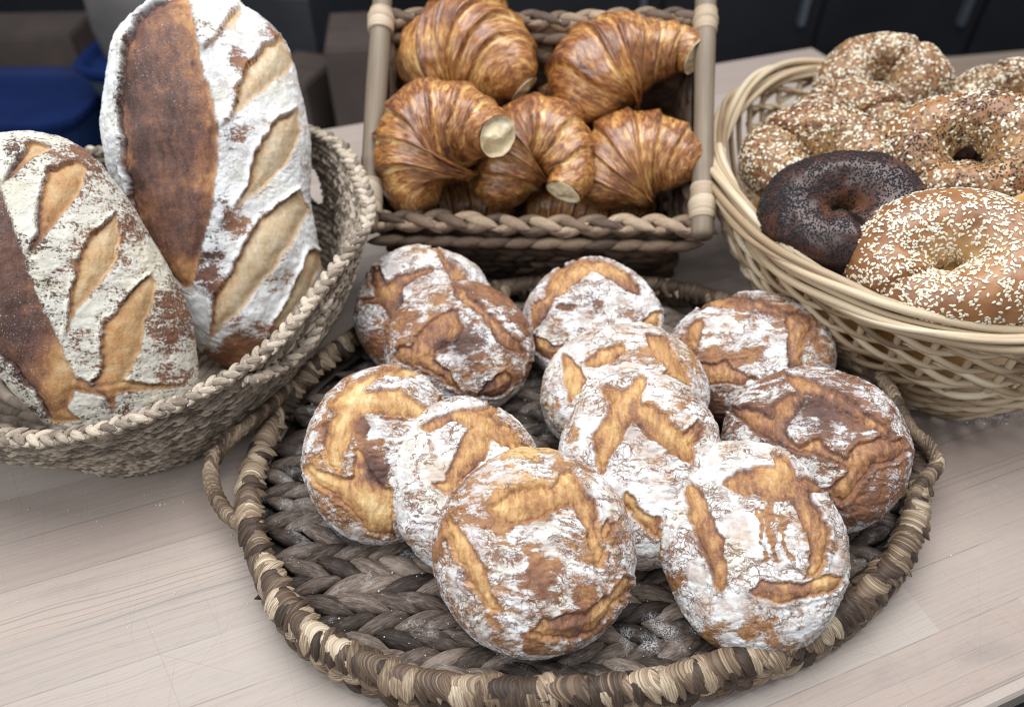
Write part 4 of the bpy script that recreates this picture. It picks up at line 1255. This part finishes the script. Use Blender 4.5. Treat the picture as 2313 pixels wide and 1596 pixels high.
def croissant(pts, label, seed, cut=(0, 0), steps=(.2, .33, .44, .58, .7, .82), twist=.05):
    """pts: (print px x, y, depth, radius px) along the back of the roll; cut: which tips were torn off flat"""
    P_ = np.array([[*at_depth(x, y, Z), 1.06 * r * Z / FPX] for x, y, Z, r in pts])
    n, k = 260, 96
    s = spline(P_, n)
    path, rad = s[:, :3], s[:, 3].clip(.004)
    t = np.linspace(0, 1, n)
    cen = path.mean(0)
    ph = np.linspace(0, 2 * math.pi, k, endpoint=False)
    # rolled layers: the radius drops by a small step at the edge of each turn, going out from the middle
    tl = t[:, None] + twist * np.sin(ph + seed)[None] + .012 * np.sin(3 * ph + seed * 2)[None]
    ridge = np.zeros((n, k))
    edge = np.zeros((n, k))
    for i, st in enumerate(steps):
        d = (tl - st) * (1 if st > .5 else -1)
        ridge -= .075 * sstep(-.006, .008, d)
        ridge += .075 * sstep(0, .13, d) * .9
        ridge += .030 * np.exp(-((d + .010) / .010) ** 2)
        edge += np.exp(-((d - .012) / .012) ** 2) - .6 * np.exp(-((d + .012) / .014) ** 2)
    rr = rad[:, None] * (1 + ridge)
    end0 = sstep(0, .09, t) ** .55 if not cut[0] else np.ones(n)
    end1 = sstep(1, .91, t) ** .55 if not cut[1] else np.ones(n)
    rr = rr * (end0 * end1)[:, None]
    tt_, s_, u_ = frames(path, False, (_C - cen) / np.linalg.norm(_C - cen))
    q0 = path[:, None] + (rr * np.cos(ph))[..., None] * s_[:, None] + (rr * np.sin(ph))[..., None] * u_[:, None]
    v = q0.reshape(-1, 3)
    R = rad.max()
    nn = (v - np.repeat(path, k, 0))
    nn /= np.linalg.norm(nn, axis=1)[:, None] + 1e-9
    v = v + nn * (R * (.045 * fbm(v / R * 1.7 + seed * 5, 3, seed) + .022 * fbm(v / R * 6 + seed, 3, seed + 2)))[:, None]
    bake = .56 - .28 * edge.reshape(-1).clip(-.6, 1) + .25 * fbm(v / R * 1.5 + seed * 3, 2, seed + 5)
    bake += .10 * np.repeat(np.sin(math.pi * t), k)
    uvw = np.stack([tl.reshape(-1), np.tile(np.cos(ph), n), np.tile(np.sin(ph), n)], 1) + seed
    G = Geo(('bake', 'crumb', 'uvw'))
    G.add(v, grid_faces(n, k, False, True), bake=bake, crumb=0, uvw=uvw)
    # torn pale ends
    for e, flag in ((0, cut[0]), (n - 1, cut[1])):
        ring = v.reshape(n, k, 3)[e]
        c0 = ring.mean(0)
        dirn = tt_[e] * (1 if e else -1)
        rows = []
        for f in (1.0, .985, .93, .84, .74, .63, .52, .41, .3, .2, .1, .001):
            rows.append(c0 + (ring - c0) * f + dirn * R * ((.16 * (1 - f) - .10 * sstep(1, .85, f) + .03) if flag else 0))
        rows = np.array(rows)
        if flag:
            rw = rows.reshape(-1, 3)
            rough_ = fbm(rw / R * 3.2 + seed * 9, 3, seed + 7).reshape(rows.shape[:2])
            rows = rows + dirn * (rough_ * R * .13 * sstep(1, .9, np.array((1.0, .985, .93, .84, .74, .63, .52, .41, .3, .2, .1, .001)))[:, None])[..., None]
        fq = grid_faces(len(rows), k, False, True)
        cr_ = np.repeat(np.array([.2, .6] + [1.0] * 10), k) * (1 if flag else 0)
        G.add(rows.reshape(-1, 3), fq if e else fq[:, ::-1], bake=.3, crumb=cr_, uvw=(0, 0, 0))
    o = obj("croissant", G.mesh("croissant", [M_cro], origin=cen), label=label, cat="croissant", group="croissants in the crate basket")
    o.location = cen
    return o


croissant([(905, 195, .93, 30), (935, 165, .92, 58), (985, 135, .905, 98), (1055, 118, .895, 122), (1115, 140, .885, 108), (1160, 175, .875, 72), (1182, 200, .875, 34)],
          "large croissant at the top left of the crate, highest of all", 1, (0, 1))
croissant([(1335, 285, .90, 40), (1330, 240, .89, 80), (1345, 180, .885, 112), (1400, 135, .885, 98), (1470, 118, .885, 70), (1535, 112, .88, 54), (1568, 128, .872, 38)],
          "croissant at the top right with its pale torn tip touching the right rod", 2, (0, 1))
croissant([(990, 462, .85, 42), (955, 430, .85, 80), (955, 370, .845, 112), (985, 305, .835, 118), (1040, 282, .82, 92), (1090, 292, .80, 62), (1122, 308, .78, 47)],
          "croissant at the lower left with a round pale torn end facing out", 3, (0, 1))
croissant([(1108, 478, .88, 40), (1130, 420, .875, 66), (1172, 345, .865, 90), (1225, 312, .855, 92), (1272, 340, .845, 74), (1290, 392, .835, 52), (1272, 432, .83, 40)],
          "smaller bent croissant in the middle of the crate, torn tip pointing down", 4, (0, 1))
croissant([(1350, 478, .88, 50), (1370, 420, .875, 92), (1425, 365, .865, 108), (1490, 352, .855, 88), (1545, 372, .845, 62), (1580, 400, .84, 36)],
          "dark glossy croissant at the lower right with a rounded whole tip", 5, (0, 0))
croissant([(1185, 150, .99, 30), (1220, 152, .985, 48), (1255, 155, .985, 46), (1290, 175, .985, 28)], "croissant half hidden at the back wall between the two top ones", 6)
croissant([(1215, 225, .96, 30), (1245, 222, .955, 52), (1290, 260, .955, 58), (1330, 320, .955, 34)], "croissant buried under the top right one, only its back showing", 7)
croissant([(1180, 480, .93, 30), (1240, 470, .925, 56), (1310, 470, .92, 60), (1385, 490, .92, 34)], "croissant in the shade at the bottom of the crate", 8)

# ------------------------------------------------------------------ bagels


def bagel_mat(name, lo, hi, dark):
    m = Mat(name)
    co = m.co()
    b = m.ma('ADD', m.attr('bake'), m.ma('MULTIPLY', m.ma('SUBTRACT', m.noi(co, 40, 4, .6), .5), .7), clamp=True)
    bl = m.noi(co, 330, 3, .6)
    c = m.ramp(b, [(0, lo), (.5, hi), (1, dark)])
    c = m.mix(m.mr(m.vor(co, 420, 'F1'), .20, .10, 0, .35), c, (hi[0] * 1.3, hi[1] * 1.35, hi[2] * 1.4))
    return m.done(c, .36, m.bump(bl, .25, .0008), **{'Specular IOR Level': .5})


M_bag = bagel_mat("bagel_crust", (.62, .42, .19), (.34, .155, .060), (.15, .055, .030))
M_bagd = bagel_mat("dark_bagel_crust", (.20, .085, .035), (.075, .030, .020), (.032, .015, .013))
M_bagp = bagel_mat("pale_bagel_crust", (.72, .50, .22), (.58, .33, .11), (.42, .19, .06))


def seed_mat(name, a, b, rough=.45):
    m = Mat(name)
    return m.done(m.mix(m.attr('tone'), a, b), rough, None, **{'Specular IOR Level': .4})


M_ses = seed_mat("sesame", (.60, .50, .34), (.86, .81, .69))
M_pop = seed_mat("poppy", (.004, .0045, .006), (.024, .027, .036), .4)
M_oni = seed_mat("dried_onion", (.13, .058, .025), (.46, .29, .145), .6)


def seeds(parent, name, mat, pos, nrm, L, W, T, rng, kind):
    """many small seeds lying on the crust, merged into one part"""
    n = len(pos)
    a = rng.normal(size=(n, 3))
    d = a - (a * nrm).sum(1)[:, None] * nrm
    d /= np.linalg.norm(d, axis=1)[:, None]
    nrm = nrm + d * rng.uniform(-.25, .25, (n, 1))
    nrm /= np.linalg.norm(nrm, axis=1)[:, None]
    s = np.cross(nrm, d)
    if kind == 'flake':
        loc = np.array([(-.5, -.35, 0), (.1, -.5, .12), (.5, .05, 0), (.05, .45, .1), (-.45, .3, .02), (-.5, -.35, -.3), (.1, -.5, -.2), (.5, .05, -.3), (.05, .45, -.2), (-.45, .3, -.3)])
        q = [(i, (i + 1) % 5, 5 + (i + 1) % 5, 5 + i) for i in range(5)]
        q = [tuple(reversed(x)) for x in q]
        tr = [(0, 1, 2), (0, 2, 3), (0, 3, 4)]
    else:
        rows = [(-.5, .0), (-.36, .62), (-.08, 1.0), (.24, .70), (.44, .26), (.5, 0)] if kind == 'sesame' else [(-.5, 0), (-.25, .85), (.25, .85), (.5, 0)]
        kk = 6 if kind == 'sesame' else 5
        loc, q, tr = [], [], []
        for x, r in rows:
            for j in range(kk):
                an = 2 * math.pi * j / kk
                loc.append((x, .5 * r * math.cos(an), .5 * r * math.sin(an)))
        for i in range(len(rows) - 1):
            for j in range(kk):
                q.append((i * kk + j, i * kk + (j + 1) % kk, (i + 1) * kk + (j + 1) % kk, (i + 1) * kk + j))
        loc = np.array(loc)
    sc = rng.uniform(.82, 1.15, n) if kind != 'flake' else rng.uniform(.45, 1.35, n)
    v = (pos + nrm * T * .28)[:, None] + (loc[None, :, :1] * L * sc[:, None, None]) * d[:, None] + (loc[None, :, 1:2] * W * sc[:, None, None]) * s[:, None] + (loc[None, :, 2:3] * T) * nrm[:, None]
    m_ = len(loc)
    off = (np.arange(n) * m_)[:, None, None]
    Q = (np.array(q)[None] + off).reshape(-1, 4)
    TR = (np.array(tr)[None] + off).reshape(-1, 3) if len(tr) else None
    me = make_mesh(name, v.reshape(-1, 3), Q, [mat], {'tone': np.repeat(rng.uniform(0, 1, n), m_)}, smooth=kind != 'flake', tris=TR)
    return obj(name, me, parent, kind='stuff')


def bagel(cx, cy, Z, rx, ry, tau, label, mat, toppings, seed, fat=.60, roll=0, hole=1.0, bake=.45, tx=0):
    k = Z / FPX
    c = at_depth(cx, cy, Z)
    ez = (_C - c) / np.linalg.norm(_C - c)
    ex = _R - (_R @ ez) * ez
    ex /= np.linalg.norm(ex)
    ey = np.cross(ez, ex)
    t, t2 = math.radians(tau), math.radians(tx)
    fz = ez * math.cos(t) + ey * math.sin(t)
    fy = ey * math.cos(t) - ez * math.sin(t)
    fx, fz = ex * math.cos(t2) - fz * math.sin(t2), fz * math.cos(t2) + ex * math.sin(t2)
    Ro = rx * k
    asp = (ry / rx) / max(.55, abs(math.cos(t)) + .30 * math.sin(abs(t)))
    r0 = Ro * (.30 + .22 * fat)
    Rc = Ro - r0
    nu, nv = 170, 90
    a, b = np.meshgrid(np.linspace(0, 2 * math.pi, nu, endpoint=False), np.linspace(0, 2 * math.pi, nv, endpoint=False), indexing='ij')
    w3 = np.stack([np.cos(a), np.sin(a), np.full(a.shape, seed * 3.1)], -1).reshape(-1, 3)
    fatv = 1 + .14 * noise(w3 * 1.3, seed).reshape(a.shape)
    seam = np.exp(-(((a - roll + math.pi) % (2 * math.pi) - math.pi) / .10) ** 2)
    rr = r0 * fatv * (1 - .22 * seam)
    cb, sb = np.cos(b), np.sin(b)
    rho = Rc + rr * cb * hole
    p = np.stack([rho * np.cos(a), rho * np.sin(a) * asp, rr * sb * np.where(sb > 0, 1.0, .75)], -1)
    nr = np.stack([cb * np.cos(a), cb * np.sin(a), sb], -1)
    P3, N3 = p.reshape(-1, 3), nr.reshape(-1, 3)
    P3 = P3 + N3 * (Ro * (.045 * fbm(P3 / Ro * 2 + seed * 5, 3, seed) + .010 * fbm(P3 / Ro * 9 + seed, 2, seed + 1)))[:, None]
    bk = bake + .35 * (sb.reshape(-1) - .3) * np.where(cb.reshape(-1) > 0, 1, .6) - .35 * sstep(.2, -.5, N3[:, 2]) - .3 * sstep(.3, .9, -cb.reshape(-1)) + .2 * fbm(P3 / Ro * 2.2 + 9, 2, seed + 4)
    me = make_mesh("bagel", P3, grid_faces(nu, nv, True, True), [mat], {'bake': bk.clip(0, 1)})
    o = obj("bagel", me, label=label, cat="bagel", group="bagels in the wicker basket")
    o.matrix_world = Matrix([[fx[0], fy[0], fz[0], c[0]], [fx[1], fy[1], fz[1], c[1]], [fx[2], fy[2], fz[2], c[2]], [0, 0, 0, 1]])
    rng = np.random.default_rng(seed)
    PG, NG = P3.reshape(nu, nv, 3), nr
    for name, m_, n, L, W, T, kind, clump in toppings:
        n4 = n * 4
        i = rng.integers(0, nu, n * 4)
        j = rng.integers(0, nv, n * 4)
        fi, fj = rng.random(n * 4)[:, None], rng.random(n * 4)[:, None]
        i2, j2 = (i + 1) % nu, (j + 1) % nv
        pp = (PG[i, j] * (1 - fi) + PG[i2, j] * fi) * (1 - fj) + (PG[i, j2] * (1 - fi) + PG[i2, j2] * fi) * fj
        ns = NG[i, j] + 0
        ns[:, 1] /= asp
        ns /= np.linalg.norm(ns, axis=1)[:, None]
        dens = sstep(-.25, .15, ns[:, 2]) * (.5 + clump * fbm(pp / Ro * 3.5 + seed * 2, 3, seed + ord(name[0])))
        dens = dens * ((Rc + r0 * cb[i, j]) / (Rc + r0))
        keep = np.where(rng.random(n * 4) < dens)[0][:n]
        seeds(o, name, m_, pp[keep], ns[keep], L, W, T, rng, kind)
    return o


SES = ("sesame_seeds", M_ses, 4600, .0041, .0026, .0015, 'sesame', .75)
EVG = [("sesame_seeds", M_ses, 1250, .0046, .0029, .0016, 'sesame', .9), ("onion_flakes", M_oni, 2600, .0050, .0034, .0014, 'flake', .9), ("poppy_seeds", M_pop, 3600, .0018, .0017, .0014, 'poppy', 1.9)]
EVB = [("sesame_seeds", M_ses, 1700, .0046, .0029, .0017, 'sesame', .6), ("onion_flakes", M_oni, 4200, .0050, .0034, .0016, 'flake', .5), ("poppy_seeds", M_pop, 3000, .0017, .0016, .0014, 'poppy', 1.2)]
bagel(1985, 188, .93, 138, 112, 14, "everything bagel standing highest at the back of the wicker basket", M_bag, EVB, 21, .66, 1.0)
bagel(2285, 232, .88, 135, 95, 28, "everything bagel at the far right edge, behind the big spotted one", M_bag, EVB, 22, .62, 2.0)
bagel(1905, 292, .885, 142, 105, 30, "everything bagel wedged behind the front left one, below the highest", M_bag, EVB, 23, .64, .5)
bagel(1845, 365, .83, 172, 122, 30, "everything bagel against the left rim, behind the dark poppy bagel", M_bag, EVB, 24, .66, 2.5)
bagel(2185, 352, .76, 192, 152, 20, "big golden everything bagel with black and white seeds and an open dark hole", M_bag, EVG, 25, .52, 4.0, bake=.42)
bagel(2165, 420, .83, 165, 130, 30, "dark unseeded bagel added under the big golden one to darken its hole", M_bagd, [], 29, .8, 1.0)  # added with dark crust so the hole above it looks shaded
bagel(1900, 482, .73, 184, 150, 24, "very dark bagel covered in poppy seeds, at the front left of the basket", M_bagd,
      [("poppy_seeds", M_pop, 9000, .0017, .0016, .0014, 'poppy', 1.3)], 26, .72, 5.2)
bagel(2345, 500, .72, 120, 100, 20, "plain shiny golden bagel cut by the right edge of the view", M_bagp, [], 27, .66, 1.0, bake=.35)
bagel(2142, 602, .67, 218, 176, 22, "big bagel coated in white sesame seeds, frontmost in the wicker basket", M_bag, [SES], 28, .68, 3.9, bake=.45)

# the lower layer in the basket and in the crate, which the upper ones rest on


def to_print(p):
    d = np.asarray(p, float) - _C
    Z = d @ _F
    return PCX + FPX * (d @ _R) / Z, PCY - FPX * (d @ _U) / Z, Z


for kf, (x, y, z) in enumerate([(.355, .62, .085), (.44, .58, .075), (.50, .66, .085), (.42, .72, .080), (.36, .77, .075), (.47, .79, .085)]):
    px, py, Z = to_print((x, y, z))
    bagel(px, py, Z, .066 * FPX / Z, .056 * FPX / Z, 42, "plain bagel in the bottom layer, buried under the seeded ones in the wicker basket", M_bagp, [], 40 + kf, .66, kf * 1.0)
for kf, (x, y, z) in enumerate([(-.07, .80, .065), (.11, .80, .065), (-.05, .88, .12), (.12, .89, .12)]):
    a = to_print((x - .07, y, z - .02))
    b = to_print((x - .03, y + .01, z))
    c = to_print((x + .03, y + .01, z))
    d = to_print((x + .07, y, z - .02))
    k = FPX / a[2]
    croissant([(*a, .018 * k), (*b, .042 * k), (*c, .042 * k), (*d, .018 * k)], "croissant of the bottom layer, buried under the others in the crate", 10 + kf)

# ------------------------------------------------------------------ loose flour and a few strays on the table
rng = np.random.default_rng(77)
M_flour = plain("loose_flour", (.76, .76, .76), .95, .08, 60)


def specks(name, pts, rad, mat, label, cat):
    n = len(pts)
    oct_ = np.array([(1, 0, 0), (-.9, .1, 0), (0, 1, 0), (.1, -1, 0), (0, 0, .7), (0, 0, -.4)])
    tr = np.array([(0, 2, 4), (2, 1, 4), (1, 3, 4), (3, 0, 4), (2, 0, 5), (1, 2, 5), (3, 1, 5), (0, 3, 5)])
    v = pts[:, None] + oct_[None] * rad[:, None, None] * rng.uniform(.6, 1.3, (n, 6, 1))
    return obj(name, make_mesh(name, v.reshape(-1, 3), None, [mat], tris=(tr[None] + (np.arange(n) * 6)[:, None, None]).reshape(-1, 3)), label=label, cat=cat, kind='stuff')


P_ = []
for x, y, sx, sy, n in ((2225, 930, 40, 14, 900), (2280, 905, 40, 14, 400), (1655, 420, 30, 40, 250), (300, 1150, 260, 60, 120), (2150, 1200, 120, 160, 90), (300, 1400, 220, 120, 90)):
    for _ in range(n):
        q = at_z(x + rng.normal() * sx, y + rng.normal() * sy, 0)
        P_.append((q[0], q[1], .0003))
specks("spilled_flour", np.array(P_), rng.gamma(2.0, .00022, len(P_)).clip(.0002, .0016), M_flour, "loose white flour and crumbs spilled on the table by the wicker basket", "flour")
P_ = []
for _ in range(1500):
    a, r = rng.uniform(0, 2 * math.pi), math.sqrt(rng.uniform(0, 1)) * .97
    k = int(a / (2 * math.pi) * 240) % 240
    q = tc + (curve[k] - tc) * r
    P_.append((q[0], q[1], .0165 + rng.uniform(-.002, .001)))
specks("fallen_flour", np.array(P_), rng.gamma(2.0, .00020, len(P_)).clip(.0002, .0012), M_flour, "fine white flour fallen from the loaves over the dark tray weave", "flour")
